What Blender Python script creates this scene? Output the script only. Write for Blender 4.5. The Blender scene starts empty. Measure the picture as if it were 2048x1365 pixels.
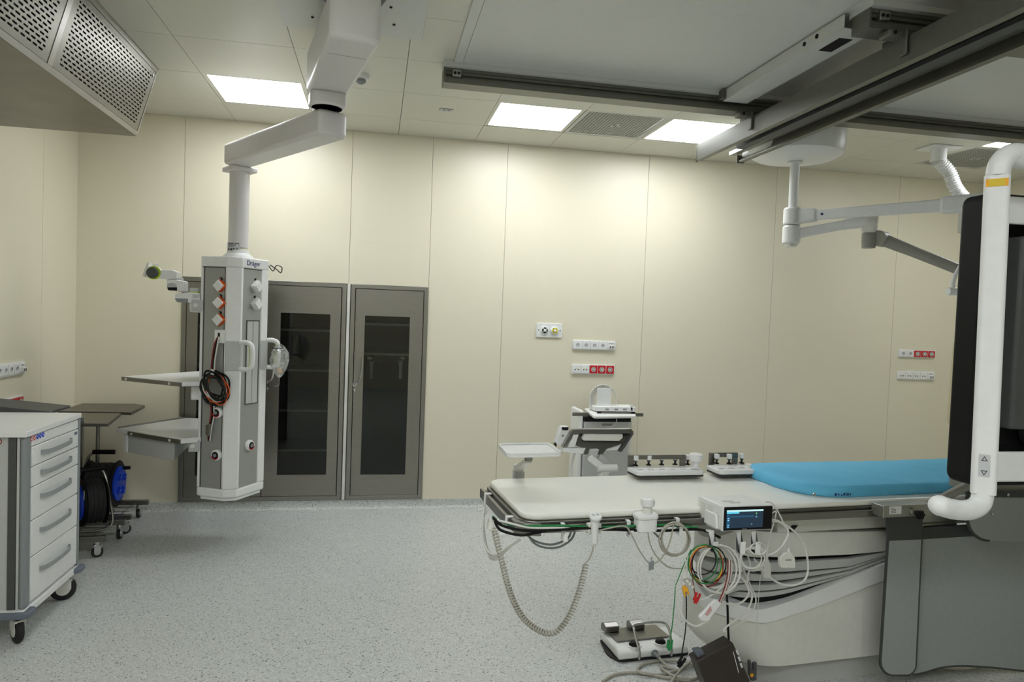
import bpy, bmesh, math, random
from mathutils import Vector, Matrix
random.seed(7)
PI = math.pi
SC = bpy.context.scene
COL = SC.collection

# ---------------------------------------------------------------- camera
F, CX, CY, H, CAMH = 1410.0, 1024.0, 682.5, 3.05, 1.62
_vy = Vector((753 - CX, -(622 - CY), -F)).normalized()
_vx = Vector((8311 - CX, -(901.6 - CY), -F))
_vx = (_vx - _vy * _vx.dot(_vy)).normalized()
_vz = _vx.cross(_vy)
M = Matrix((_vx, _vy, _vz))
CAM = Vector((0, 0, CAMH))
cd = bpy.data.cameras.new('camera'); cam = bpy.data.objects.new('camera', cd); COL.objects.link(cam)
cd.sensor_width = 36; cd.sensor_fit = 'HORIZONTAL'; cd.lens = F / 2048 * 36; cd.clip_start = .02
cam.matrix_world = Matrix.Translation(CAM) @ M.to_4x4()
SC.camera = cam

def ray(x, y): return M @ Vector((x - CX, -(y - CY), -F))
def Zp(x, y, z): r = ray(x, y); return CAM + r * ((z - CAMH) / r.z)
def Yp(x, y, Y): r = ray(x, y); return CAM + r * (Y / r.y)
def Xp(x, y, X): r = ray(x, y); return CAM + r * (X / r.x)

# ---------------------------------------------------------------- light / exposure
w = bpy.data.worlds.new('world'); SC.world = w; w.use_nodes = True
w.node_tree.nodes['Background'].inputs[0].default_value = (.9, .95, 1, 1)
w.node_tree.nodes['Background'].inputs[1].default_value = .02
PANEL_STRENGTH = 12.0
SC.view_settings.view_transform = 'Standard'
SC.view_settings.look = 'None'
SC.view_settings.exposure = 0.7
SC.view_settings.gamma = 1.0

# ---------------------------------------------------------------- materials
def _sock(nt, v):
    return v
class NT:
    def __init__(s, name):
        s.m = bpy.data.materials.new(name); s.m.use_nodes = True; s.t = s.m.node_tree; s.n = s.t.nodes
        s.b = s.n['Principled BSDF']; s.out = s.n['Material Output']
    def new(s, typ, **kw):
        x = s.n.new(typ)
        for k, v in kw.items(): setattr(x, k, v)
        return x
    def link(s, a, b): s.t.links.new(a, b)
    def math(s, op, a, b=None, c=None):
        x = s.n.new('ShaderNodeMath'); x.operation = op
        for i, v in enumerate((a, b, c)):
            if v is None: continue
            if isinstance(v, (int, float)): x.inputs[i].default_value = v
            else: s.link(v, x.inputs[i])
        return x.outputs[0]
    def coord(s, which='Object'):
        return s.n.new('ShaderNodeTexCoord').outputs[which]
    def noise(s, scale, detail=2, vec=None, rough=.5):
        x = s.n.new('ShaderNodeTexNoise'); x.inputs['Scale'].default_value = scale
        x.inputs['Detail'].default_value = detail; x.inputs['Roughness'].default_value = rough
        s.link(vec if vec else s.coord(), x.inputs['Vector']); return x.outputs['Fac']
    def ramp(s, fac, stops):
        x = s.n.new('ShaderNodeValToRGB'); e = x.color_ramp.elements
        e[0].position, e[0].color = stops[0][0], (*stops[0][1], 1)
        e[1].position, e[1].color = stops[-1][0], (*stops[-1][1], 1)
        for p, c in stops[1:-1]:
            q = e.new(p); q.color = (*c, 1)
        s.link(fac, x.inputs[0]); return x.outputs[0]
    def bump(s, h, strength=.2, dist=.001):
        x = s.n.new('ShaderNodeBump'); x.inputs['Strength'].default_value = strength; x.inputs['Distance'].default_value = dist
        s.link(h, x.inputs['Height']); s.link(x.outputs[0], s.b.inputs['Normal'])

def lin(r, g, b):
    f = lambda c: (c / 255 / 12.92) if c / 255 < .04045 else ((c / 255 + .055) / 1.055) ** 2.4
    return (f(r), f(g), f(b))

def mat(name, rgb, rough=.45, metal=0.0, var=.04, scale=30, bump=0, coat=0, alpha=None, trans=0, spec=.5):
    n = NT(name); c = lin(*rgb)
    a = tuple(min(1, v * (1 - var)) for v in c); b = tuple(min(1, v * (1 + var)) for v in c)
    f = n.noise(scale, 3)
    n.link(n.ramp(f, [(.3, a), (.7, b)]), n.b.inputs['Base Color'])
    n.b.inputs['Roughness'].default_value = rough; n.b.inputs['Metallic'].default_value = metal
    n.b.inputs['Specular IOR Level'].default_value = spec
    if coat: n.b.inputs['Coat Weight'].default_value = coat
    if trans: n.b.inputs['Transmission Weight'].default_value = trans
    if alpha is not None: n.b.inputs['Alpha'].default_value = alpha
    if bump: n.bump(f, bump)
    return n.m

def brushed(name, rgb, rough=.32, axis='Z', sc=(6, 6, 400), var=.06):
    n = NT(name); mp = n.new('ShaderNodeMapping'); n.link(n.coord(), mp.inputs[0]); mp.inputs['Scale'].default_value = sc
    f = n.noise(1.0, 3, mp.outputs[0]); c = lin(*rgb)
    n.link(n.ramp(f, [(.3, tuple(v * (1 - var) for v in c)), (.7, tuple(v * (1 + var) for v in c))]), n.b.inputs['Base Color'])
    n.b.inputs['Metallic'].default_value = 1; n.b.inputs['Roughness'].default_value = rough
    n.bump(f, .08, .0004); return n.m

def emis(name, rgb, s):
    n = NT(name); n.b.inputs['Base Color'].default_value = (0, 0, 0, 1)
    n.b.inputs['Emission Color'].default_value = (*rgb, 1); n.b.inputs['Emission Strength'].default_value = s
    return n.m

def perforated(name, rgb, pu, pv, ax_u, ax_v, su, sv, metal=1, rough=.35, stagger=True, rect=None):
    """slots cut right through a sheet: transparent where the pattern falls"""
    n = NT(name); sep = n.new('ShaderNodeSeparateXYZ'); n.link(n.coord(), sep.inputs[0])
    u = n.math('DIVIDE', sep.outputs[ax_u], pu); v = n.math('DIVIDE', sep.outputs[ax_v], pv)
    row = n.math('FLOOR', v)
    if stagger: u = n.math('ADD', u, n.math('MULTIPLY', n.math('MODULO', n.math('ABSOLUTE', row), 2.0), .5))
    fu = n.math('ABSOLUTE', n.math('SUBTRACT', n.math('FRACT', u), .5)); fv = n.math('ABSOLUTE', n.math('SUBTRACT', n.math('FRACT', v), .5))
    # rounded slot: distance test
    du = n.math('MAXIMUM', n.math('SUBTRACT', n.math('MULTIPLY', fu, pu), su - sv), 0.0)
    dv = n.math('MULTIPLY', fv, pv)
    d = n.math('SQRT', n.math('ADD', n.math('POWER', du, 2.0), n.math('POWER', dv, 2.0)))
    k = n.math('LESS_THAN', d, sv)
    if rect:
        for ax, lo, hi in rect:
            k = n.math('MULTIPLY', k, n.math('GREATER_THAN', sep.outputs[ax], lo)); k = n.math('MULTIPLY', k, n.math('LESS_THAN', sep.outputs[ax], hi))
    c = lin(*rgb); n.b.inputs['Base Color'].default_value = (*c, 1)
    n.b.inputs['Metallic'].default_value = metal; n.b.inputs['Roughness'].default_value = rough
    n.link(n.math('SUBTRACT', 1.0, k), n.b.inputs['Alpha'])
    return n.m

MT = {}
MT['cream'] = mat('cream_wall_laminate', (226, 220, 198), .38, var=.015, scale=140, bump=.05)
MT['ceil'] = mat('ceiling_metal_tile', (212, 211, 199), .42, var=.012, scale=60)
MT['canopy'] = mat('canopy_panel_paint', (206, 208, 205), .4, var=.015, scale=25)
MT['gapdark'] = mat('dark_joint', (88, 86, 74), .8)
MT['gapwall'] = mat('wall_joint', (150, 144, 122), .7)
MT['white'] = mat('white_plastic', (232, 233, 232), .35, var=.02)
MT['white2'] = mat('warm_white_plastic', (222, 221, 214), .4, var=.03)
MT['tabletop'] = mat('white_table_laminate', (240, 240, 232), .3, var=.01, scale=12)
MT['greyl'] = mat('light_grey_paint', (188, 190, 188), .45, var=.02)
MT['greym'] = mat('mid_grey_plastic', (135, 140, 142), .5, var=.03)
MT['greyblue'] = mat('blue_grey_bumper', (104, 112, 124), .5, var=.03)
MT['greyd'] = mat('dark_grey_plastic', (72, 74, 74), .5, var=.05)
MT['armgrey'] = mat('arm_grey_paint', (142, 141, 132), .42, var=.02)
MT['black'] = mat('black_plastic', (12, 12, 13), .5, var=.2, spec=.25)
MT['rubber'] = mat('black_rubber', (22, 22, 22), .65, var=.2)
MT['hole'] = mat('dark_opening', (8, 8, 8), .9)
MT['steel'] = brushed('brushed_steel', (142, 140, 135), .34)
MT['steeld'] = brushed('dark_brushed_steel', (124, 121, 116), .36, var=.1)
MT['steeldoor'] = brushed('door_brushed_steel', (142, 139, 133), .36, sc=(8, 8, 300), var=.07)
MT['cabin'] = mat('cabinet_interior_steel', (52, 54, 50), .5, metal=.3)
MT['alu'] = brushed('anodised_aluminium', (168, 168, 160), .42, sc=(200, 200, 6))
MT['rail'] = mat('anodised_rail', (112, 112, 104), .4, metal=.55, var=.04)
MT['chrome'] = mat('polished_chrome', (200, 200, 200), .15, metal=1, var=.02)
MT['colpanel'] = mat('column_panel_grey', (160, 162, 158), .42, metal=.25, var=.04, scale=200)
MT['orange'] = mat('orange_plastic', (214, 88, 22), .4)
MT['red'] = mat('red_socket_plastic', (196, 22, 30), .4)
MT['yellow'] = mat('yellow_plastic', (226, 214, 40), .4)
MT['lime'] = mat('lime_green_ring', (176, 206, 40), .4)
MT['green'] = mat('green_cable', (30, 128, 66), .4)
MT['gold'] = mat('amber_plastic', (236, 170, 30), .4)
MT['blue'] = mat('blue_reel_plastic', (20, 70, 210), .35)
MT['navy'] = mat('navy_print', (36, 34, 110), .5)
MT['print'] = mat('dark_print', (50, 50, 52), .6)
MT['darkred'] = mat('dark_red_cable', (130, 30, 30), .4)
MT['cable'] = mat('white_cable', (218, 218, 212), .4, var=.02)
MT['cableg'] = mat('warm_grey_cable', (172, 168, 156), .45, var=.03)
MT['apron'] = mat('grey_lead_rubber', (150, 155, 154), .6, var=.03, scale=60)
MT['trim'] = mat('dark_apron_trim', (56, 60, 58), .6, var=.05)
MT['lens'] = mat('lamp_clear_glass', (240, 245, 245), .1, trans=.9)
MT['sign'] = mat('grey_label', (196, 198, 200), .5)
MT['box'] = mat('dark_brown_vinyl', (52, 44, 40), .45, var=.08)
MT['led'] = emis('amber_indicator', (.55, .42, .02), .5)
MT['paper'] = mat('printed_label_paper', (225, 225, 222), .6)

def m_floor():
    n = NT('speckled_vinyl')
    v1 = n.new('ShaderNodeTexVoronoi'); v1.inputs['Scale'].default_value = 190; n.link(n.coord(), v1.inputs['Vector'])
    k = n.noise(1.3, 4)
    sepc = n.new('ShaderNodeSeparateColor'); n.link(v1.outputs['Color'], sepc.inputs[0])
    base = n.ramp(sepc.outputs[0], [(0, lin(70, 78, 80)), (.022, lin(90, 98, 98)), (.04, lin(178, 181, 179)), (.3, lin(197, 200, 197)), (.72, lin(203, 206, 203)), (1, lin(222, 224, 221))])
    f2 = n.noise(420, 2)
    mx = n.new('ShaderNodeMix', data_type='RGBA', blend_type='MULTIPLY'); mx.inputs[0].default_value = 1
    n.link(base, mx.inputs[6]); n.link(n.ramp(f2, [(.3, (.84, .84, .84)), (.65, (1, 1, 1))]), mx.inputs[7])
    n.link(mx.outputs[2], n.b.inputs['Base Color'])
    n.link(n.ramp(k, [(.35, (.4, .4, .4)), (.65, (.5, .5, .5))]), n.b.inputs['Roughness'])
    n.bump(f2, .05); return n.m
MT['floor'] = m_floor()

def m_blue():
    n = NT('blue_nonwoven_sheet'); f = n.noise(9, 5, rough=.65); g = n.noise(500, 2)
    n.link(n.ramp(g, [(.3, lin(92, 182, 224)), (.7, lin(112, 200, 238))]), n.b.inputs['Base Color'])
    n.b.inputs['Roughness'].default_value = .75; n.bump(f, .5, .01); return n.m
MT['sheet'] = m_blue()

def m_glass():
    n = NT('cabinet_glass'); n.n.remove(n.b)
    tr = n.new('ShaderNodeBsdfTransparent'); tr.inputs[0].default_value = (.62, .65, .63, 1)
    gl = n.new('ShaderNodeBsdfGlossy'); gl.inputs['Roughness'].default_value = .03
    fr = n.new('ShaderNodeFresnel'); fr.inputs[0].default_value = 1.5
    mx = n.new('ShaderNodeMixShader'); fac = n.math('ADD', n.math('MULTIPLY', fr.outputs[0], .9), .0)
    n.link(fac, mx.inputs[0]); n.link(tr.outputs[0], mx.inputs[1]); n.link(gl.outputs[0], mx.inputs[2]); n.link(mx.outputs[0], n.out.inputs[0])
    return n.m
MT['glass'] = m_glass()

def m_bag():
    n = NT('clear_plastic_film'); n.n.remove(n.b)
    tr = n.new('ShaderNodeBsdfTransparent'); tr.inputs[0].default_value = (.93, .95, .95, 1)
    gl = n.new('ShaderNodeBsdfGlossy'); gl.inputs['Roughness'].default_value = .15
    df = n.new('ShaderNodeBsdfDiffuse'); df.inputs[0].default_value = (.9, .92, .92, 1)
    m1 = n.new('ShaderNodeMixShader'); m1.inputs[0].default_value = .5; n.link(gl.outputs[0], m1.inputs[1]); n.link(df.outputs[0], m1.inputs[2])
    mx = n.new('ShaderNodeMixShader')
    f = n.noise(60, 4); n.link(n.math('MULTIPLY', n.math('POWER', f, 2.0), 1.5), mx.inputs[0])
    n.link(tr.outputs[0], mx.inputs[1]); n.link(m1.outputs[0], mx.inputs[2]); n.link(mx.outputs[0], n.out.inputs[0])
    return n.m
MT['film'] = m_bag()

# ---------------------------------------------------------------- mesh helpers
class B:
    """collects shapes in world coordinates; build() links them as ONE mesh object"""
    def __init__(s): s.bm = bmesh.new()
    def face(s, vs):
        try: return s.bm.faces.new(vs)
        except ValueError: return None
    def box(s, lo, hi, mtx=None):
        lo, hi = Vector(lo), Vector(hi)
        lo, hi = Vector([min(a, b) for a, b in zip(lo, hi)]), Vector([max(a, b) for a, b in zip(lo, hi)])
        vs = [s.bm.verts.new(p) for p in [(x, y, z) for z in (lo.z, hi.z) for y in (lo.y, hi.y) for x in (lo.x, hi.x)]]
        for f in ((0, 2, 3, 1), (4, 5, 7, 6), (0, 1, 5, 4), (2, 6, 7, 3), (0, 4, 6, 2), (1, 3, 7, 5)): s.face([vs[i] for i in f])
        if mtx: bmesh.ops.transform(s.bm, matrix=mtx, verts=vs)
        return s
    def prism(s, pts, ext):
        """polygon of 3D points swept by vector ext"""
        ext = Vector(ext); a = [s.bm.verts.new(Vector(p)) for p in pts]; b = [s.bm.verts.new(Vector(p) + ext) for p in pts]
        s.face(a[::-1]); s.face(b)
        for i in range(len(a)): j = (i + 1) % len(a); s.face([a[i], a[j], b[j], b[i]])
        return s
    def ring_prism(s, outer, inner, ext):
        """frame between two loops with the same number of points"""
        ext = Vector(ext); L = [[s.bm.verts.new(Vector(p) + e) for p in loop] for e in (Vector(), ext) for loop in (outer, inner)]
        o0, i0, o1, i1 = L; n = len(outer)
        for k in range(n):
            j = (k + 1) % n
            s.face([o0[k], i0[k], i0[j], o0[j]]); s.face([o1[k], o1[j], i1[j], i1[k]])
            s.face([o0[k], o0[j], o1[j], o1[k]]); s.face([i0[k], i1[k], i1[j], i0[j]])
        return s
    def lathe(s, prof, p0, axis, seg=32, caps=True):
        """prof: (radius, height along axis)"""
        axis = Vector(axis).normalized(); q = axis.to_track_quat('Z', 'Y'); p0 = Vector(p0); rings = []
        for r, h in prof:
            rings.append([s.bm.verts.new(p0 + q @ Vector((r * math.cos(2 * PI * k / seg), r * math.sin(2 * PI * k / seg), h))) for k in range(seg)])
        for a, b in zip(rings, rings[1:]):
            for k in range(seg): j = (k + 1) % seg; s.face([a[k], a[j], b[j], b[k]])
        if caps: s.face(rings[0][::-1]); s.face(rings[-1])
        return s
    def cyl(s, p0, p1, r, r1=None, seg=24):
        p0, p1 = Vector(p0), Vector(p1); d = p1 - p0
        return s.lathe([(r, 0), (r if r1 is None else r1, d.length)], p0, d, seg)
    def tube(s, pts, r, seg=8, closed=False, flat=1.0, up=None):
        pts = [Vector(p) for p in pts]; n = len(pts); rings = []; nrm = None
        for i, p in enumerate(pts):
            if closed: t = pts[(i + 1) % n] - pts[i - 1]
            else: t = pts[min(i + 1, n - 1)] - pts[max(i - 1, 0)]
            if t.length < 1e-9: t = Vector((0, 0, 1))
            t.normalize()
            if nrm is None:
                nrm = Vector(up) if up else t.orthogonal()
            nrm = nrm - t * nrm.dot(t)
            if nrm.length < 1e-6: nrm = t.orthogonal()
            nrm.normalize(); bn = t.cross(nrm)
            rr = r[i] if isinstance(r, (list, tuple)) else r
            rings.append([s.bm.verts.new(p + nrm * (rr * math.cos(2 * PI * k / seg)) + bn * (rr * flat * math.sin(2 * PI * k / seg))) for k in range(seg)])
        pr = list(zip(rings, rings[1:])) + ([(rings[-1], rings[0])] if closed else [])
        for a, b in pr:
            for k in range(seg): j = (k + 1) % seg; s.face([a[k], a[j], b[j], b[k]])
        if not closed: s.face(rings[0][::-1]); s.face(rings[-1])
        return s
    def ball(s, c, r, seg=20, scale=(1, 1, 1)):
        m = Matrix.Translation(c) @ Matrix.Diagonal((*[r * k for k in scale], 1))
        bmesh.ops.create_uvsphere(s.bm, u_segments=seg, v_segments=seg // 2, radius=1, matrix=m); return s
    def text(s, body, size, o, U, V, depth=.0006, align='CENTER', N=None):
        """lettering lying in the plane o + U x + V y"""
        cu = bpy.data.curves.new('lettering', 'FONT'); cu.body = body; cu.size = size; cu.align_x = align; cu.align_y = 'CENTER'; cu.extrude = depth
        ob = bpy.data.objects.new('lettering', cu); COL.objects.link(ob)
        bpy.context.view_layer.update()
        me = ob.evaluated_get(bpy.context.evaluated_depsgraph_get()).to_mesh()
        U, V = Vector(U).normalized(), Vector(V).normalized(); W = U.cross(V); o = Vector(o)
        vs = [s.bm.verts.new(o + U * v.co.x + V * v.co.y + W * v.co.z) for v in me.vertices]
        for p in me.polygons: s.face([vs[i] for i in p.vertices])
        bpy.data.objects.remove(ob); return s
    def build(s, name, m, parent=None, bevel=0, seg=2, smooth=35):
        bmesh.ops.recalc_face_normals(s.bm, faces=s.bm.faces)
        if parent is not None:
            mw = Matrix(); p = parent
            while p: mw = p.matrix_basis @ mw; p = p.parent
            s.bm.transform(mw.inverted())
        me = bpy.data.meshes.new(name); s.bm.to_mesh(me); s.bm.free()
        me.materials.append(MT[m] if isinstance(m, str) else m)
        if smooth:
            me.polygons.foreach_set('use_smooth', [True] * len(me.polygons)); me.set_sharp_from_angle(angle=math.radians(smooth))
        o = bpy.data.objects.new(name, me); COL.objects.link(o); o.parent = parent
        if bevel:
            b = o.modifiers.new('bevel', 'BEVEL'); b.width = bevel; b.segments = seg; b.limit_method = 'ANGLE'; b.angle_limit = math.radians(40)
        return o

def tag(o, label=None, cat=None, group=None, kind=None):
    for k, v in (('label', label), ('category', cat), ('group', group), ('kind', kind)):
        if v: o[k] = v
    return o
def thing(name, label, cat, loc=(0, 0, 0), rotz=0, group=None):
    o = bpy.data.objects.new(name, None); COL.objects.link(o); o.location = loc; o.rotation_euler = (0, 0, rotz); o.empty_display_size = .05
    return tag(o, label, cat, group)
def dup(root, loc=None, rotz=None, label=None, group=None):
    def cp(o, par):
        c = o.copy(); COL.objects.link(c); c.parent = par
        for ch in o.children: cp(ch, c)
        return c
    r = cp(root, None)
    if loc is not None: r.location = loc
    if rotz is not None: r.rotation_euler = (0, 0, rotz)
    return tag(r, label, None, group)
def struct(name, b, m, bevel=0, smooth=35): return tag(b.build(name, m, None, bevel, smooth=smooth), kind='structure')
def smooth_path(pts, n=8, closed=False):
    P = [Vector(p) for p in pts]; out = []; N = len(P)
    rng = range(N) if closed else range(N - 1)
    for i in rng:
        g = lambda k: P[k % N] if closed else P[max(0, min(N - 1, k))]
        p0, p1, p2, p3 = g(i - 1), g(i), g(i + 1), g(i + 2)
        for k in range(n):
            t = k / n
            out.append(.5 * ((2 * p1) + (p2 - p0) * t + (2 * p0 - 5 * p1 + 4 * p2 - p3) * t * t + (3 * p1 - p0 - 3 * p2 + p3) * t ** 3))
    if not closed: out.append(P[-1])
    return out
def rrect(w, h, r, n=6, cx=0, cy=0):
    out = []
    for sx, sy, a0 in ((1, 1, 0), (-1, 1, 90), (-1, -1, 180), (1, -1, 270)):
        for k in range(n + 1):
            a = math.radians(a0 + 90 * k / n); out.append((cx + sx * (w / 2 - r) + r * math.cos(a), cy + sy * (h / 2 - r) + r * math.sin(a)))
    return out
def plane_pts(p2, o, U, V): o, U, V = Vector(o), Vector(U), Vector(V); return [o + U * a + V * b for a, b in p2]
def round_poly(P, r, n=5):
    """round the corners of a polygon of 3D points"""
    P = [Vector(p) for p in P]; out = []; N = len(P)
    for i in range(N):
        a, b, c = P[i - 1], P[i], P[(i + 1) % N]; ri = r[i] if isinstance(r, (list, tuple)) else r
        if ri <= 0: out.append(b); continue
        d1, d2 = (a - b), (c - b); k = min(ri, d1.length * .49, d2.length * .49); s, e = b + d1.normalized() * k, b + d2.normalized() * k
        for j in range(n + 1):
            t = j / n; out.append(s * (1 - t) ** 2 + b * 2 * t * (1 - t) + e * t * t)
    return out

#==SETTING
XL, XR, YB, YF = -2.22, 5.75, 5.83, -2.6       # left, right, back wall, wall behind the camera
PX, X0 = .622, .132                             # ceiling grid pitch and one grid line
ROWS = [YF, -2.14, -1.51, -.88, -.25, .38, 1.01, 1.64, 2.27, 2.9, 3.50, 4.10, 4.715, 5.345, YB]
CAB0, CAB1, CABT, CABB = -1.475, .415, 1.83, .075

struct('floor', B().box((XL - .1, YF - .1, -.1), (XR + .1, YB + .1, 0)), 'floor')
def seam_wall(name, cuts, z0, z1, plane, axis, sgn, holes=()):
    """laminate panels with open joints standing in front of a dark backing"""
    G = .0013; p = B(); k = B()
    for a, b in zip(cuts, cuts[1:]):
        zz = z0
        for h0, h1, ht in holes:
            if a >= h0 - .01 and b <= h1 + .01: zz = ht
        lo, hi = sorted((plane, plane + sgn * .03)); l2, h2 = sorted((plane + sgn * .006, plane + sgn * .05))
        g, g2 = (0 if a == cuts[0] else G), (0 if b == cuts[-1] else G)
        if axis == 'x': p.box((a + g, lo, zz), (b - g2, hi, z1)); k.box((a, l2 + .004 * sgn, zz), (b, h2, z1))
        else: p.box((lo, a + g, zz), (hi, b - g2, z1)); k.box((l2, a, zz), (h2, b, z1))
    w_ = struct(name, p, 'cream', smooth=0)
    tag(k.build('trim_1', 'gapwall', None, smooth=0), kind='structure')
    return w_
seam_wall('wall_back', [XL, CAB0, -.225, CAB1, 1.035, 2.28, 3.50, 4.76, XR], 0, H, YB, 'x', 1, [(CAB0, CAB1, CABT)])
seam_wall('wall_left', [YF, -1.4, -.2, 1.0, 2.2, 3.4, 4.65, 5.28, YB], 0, H, XL, 'y', -1)
seam_wall('wall_right', [YF, -1.4, -.2, 1.0, 2.2, 3.4, 4.6, YB], 0, H, XR, 'y', 1)
seam_wall('wall_front', [XL, -1.0, .2, 1.4, 2.6, 3.8, 5.0, XR], 0, H, YF, 'x', -1)
def cove(name, a, b, n):
    """vinyl coved up the foot of a wall; n points into the room"""
    a, b, n = Vector(a), Vector(b), Vector(n); pr = [(0, .072), (.004, .072), (.006, .03)] + [(.006 + .024 * (1 - math.cos(t)), .03 - .029 * math.sin(t)) for t in (.4, .8, 1.2, 1.57)] + [(0, .001)]
    struct(name, B().prism([a + n * u + Vector((0, 0, z)) for u, z in pr], b - a), 'floor')
cove('baseboard_back', (XL, YB, 0), (XR, YB, 0), (0, -1, 0)); cove('baseboard_left', (XL, YF, 0), (XL, YB, 0), (1, 0, 0))
cove('baseboard_right', (XR, YF, 0), (XR, YB, 0), (-1, 0, 0)); cove('baseboard_front', (XL, YF, 0), (XR, YF, 0), (0, 1, 0))

cols = [XL] + [X0 + PX * k for k in range(-3, 10)] + [XR]
LIGHTS = {(c, 12) for c in (1, 4, 6, 10)} | {(c, 6) for c in (1, 4, 6, 10)} | {(c, 3) for c in (1, 6, 10)}
VENTS = {(5, 12), (9, 12)}
LIGHTS = set(); VENTS = set()
def cidx(x): return max(i for i, v in enumerate(cols) if v <= x + .01)
for x in (-1.1, .76, 2.0): LIGHTS.add((cidx(x), 12))
LIGHTS.add((cidx(4.49), 11))
for x, j in ((-1.1, 6), (-.49, 5), (.76, 3), (2.0, 3), (-.49, 2)): LIGHTS.add((cidx(x), j))  # unseen panels added to brighten the near side of the room
for x in (1.38, 4.49): VENTS.add((cidx(x), 12))
ct = B()
for i in range(len(cols) - 1):
    for j in range(len(ROWS) - 1):
        if (i, j) in LIGHTS or (i, j) in VENTS: continue
        g = .0016
        ct.box((cols[i] + g, ROWS[j] + g, H), (cols[i + 1] - g, ROWS[j + 1] - g, H + .03))
struct('ceiling', ct, 'ceil', smooth=0)
tag(B().box((XL - .1, YF - .1, H + .05), (XR + .1, YB + .1, H + .1)).build('trim_2', 'gapdark', smooth=0), kind='structure')
MT['lamp'] = emis('panel_light', (.94, .975, 1.0), PANEL_STRENGTH)
MT['ventperf'] = perforated('vent_perforated', (196, 197, 192), .0235, .0235, 0, 1, .0098, .0086, metal=.2, rough=.5, stagger=False,
                            rect=[(0, -.282, .282), (1, -.282, .282)])
lab_l = {(-1.1, 12): 'square ceiling light panel nearest the left wall, behind the white pendant arm',
         (.76, 12): 'square ceiling light panel just left of the perforated vent', (2.0, 12): 'square ceiling light panel just right of the perforated vent, behind the grey bridge beam',
         (4.49, 11): 'square ceiling light panel at the far right beside the second vent'}
for (i, j) in sorted(LIGHTS):
    x0, x1, y0, y1 = cols[i], cols[i + 1], ROWS[j], ROWS[j + 1]; cx_, cy_ = (x0 + x1) / 2, (y0 + y1) / 2
    lb = next((v for (x, jj), v in lab_l.items() if cidx(x) == i and jj == j), 'unseen square ceiling light panel added to brighten the near side of the room')
    t = thing('ceiling_light', lb, 'ceiling light', (cx_, cy_, H), group='square light panels in the ceiling')
    g = .002; a = [(x0 + g, y0 + g, H + .002), (x1 - g, y0 + g, H + .002), (x1 - g, y1 - g, H + .002), (x0 + g, y1 - g, H + .002)]
    b = [(x0 + .03, y0 + .03, H + .002), (x1 - .03, y0 + .03, H + .002), (x1 - .03, y1 - .03, H + .002), (x0 + .03, y1 - .03, H + .002)]
    B().ring_prism(a, b, (0, 0, .03)).build('frame', 'ceil', t, smooth=0)
    B().box((x0 + .03, y0 + .03, H + .006), (x1 - .03, y1 - .03, H + .016)).build('diffuser', 'lamp', t, smooth=0)
for k, (i, j) in enumerate(sorted(VENTS)):
    x0, x1, y0, y1 = cols[i], cols[i + 1], ROWS[j], ROWS[j + 1]; cx_, cy_ = (x0 + x1) / 2, (y0 + y1) / 2
    t = thing('ceiling_vent', ['square perforated ceiling vent between the two middle light panels', 'square perforated ceiling vent at the far right behind the white hose'][k], 'vent', (cx_, cy_, H), group='perforated ceiling vents')
    B().box((x0 + .003, y0 + .003, H + .001), (x1 - .003, y1 - .003, H + .003)).build('perforated_plate', 'ventperf', t, smooth=0)
    B().box((x0 + .003, y0 + .003, H + .035), (x1 - .003, y1 - .003, H + .04)).build('plenum_shade', 'hole', t, smooth=0)  # black sheet: the shade above the vent holes is put into its colour
    s_ = B()
    for a in range(4): s_.cyl((cx_ + .03 * math.cos(a * PI / 2 + .4), cy_ + .03 * math.sin(a * PI / 2 + .4), H - .001), (cx_ + .03 * math.cos(a * PI / 2 + .4), cy_ + .03 * math.sin(a * PI / 2 + .4), H + .002), .012, seg=8)
    s_.build('screw', 'ceil', t)

#==CEILING SMALL
p = Zp(893, 220, H)
t = thing('ceiling_label', 'small printed label plate on the ceiling beside the light panel', 'label', p)
B().box((p.x - .045, p.y - .03, H - .003), (p.x + .045, p.y + .03, H)).build('plate', 'sign', t)
B().box((p.x - .026, p.y - .012, H - .0035), (p.x - .01, p.y + .008, H - .003)).box((p.x - .004, p.y - .002, H - .0035), (p.x + .002, p.y + .006, H - .003)).box((p.x + .006, p.y - .014, H - .0035), (p.x + .024, p.y + .002, H - .003)).build('printed_mark', 'print', t, smooth=0)
B().box((p.x - .046, p.y - .033, H - .002), (p.x + .046, p.y - .029, H + .0)).box((p.x - .049, p.y - .033, H - .002), (p.x - .045, p.y + .02, H)).build('edge_gap', 'print', t, smooth=0)
p = Zp(722, 149, H)
t = thing('smoke_detector', 'small round smoke detector on the ceiling right of the pendant arm', 'smoke detector', p)
B().lathe([(.052, 0), (.052, -.012), (.045, -.03)], p, (0, 0, 1)).build('base', 'white', t)
B().lathe([(.03, -.03), (.03, -.045), (.012, -.058)], p, (0, 0, 1)).build('sensor', 'greym', t)

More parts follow.
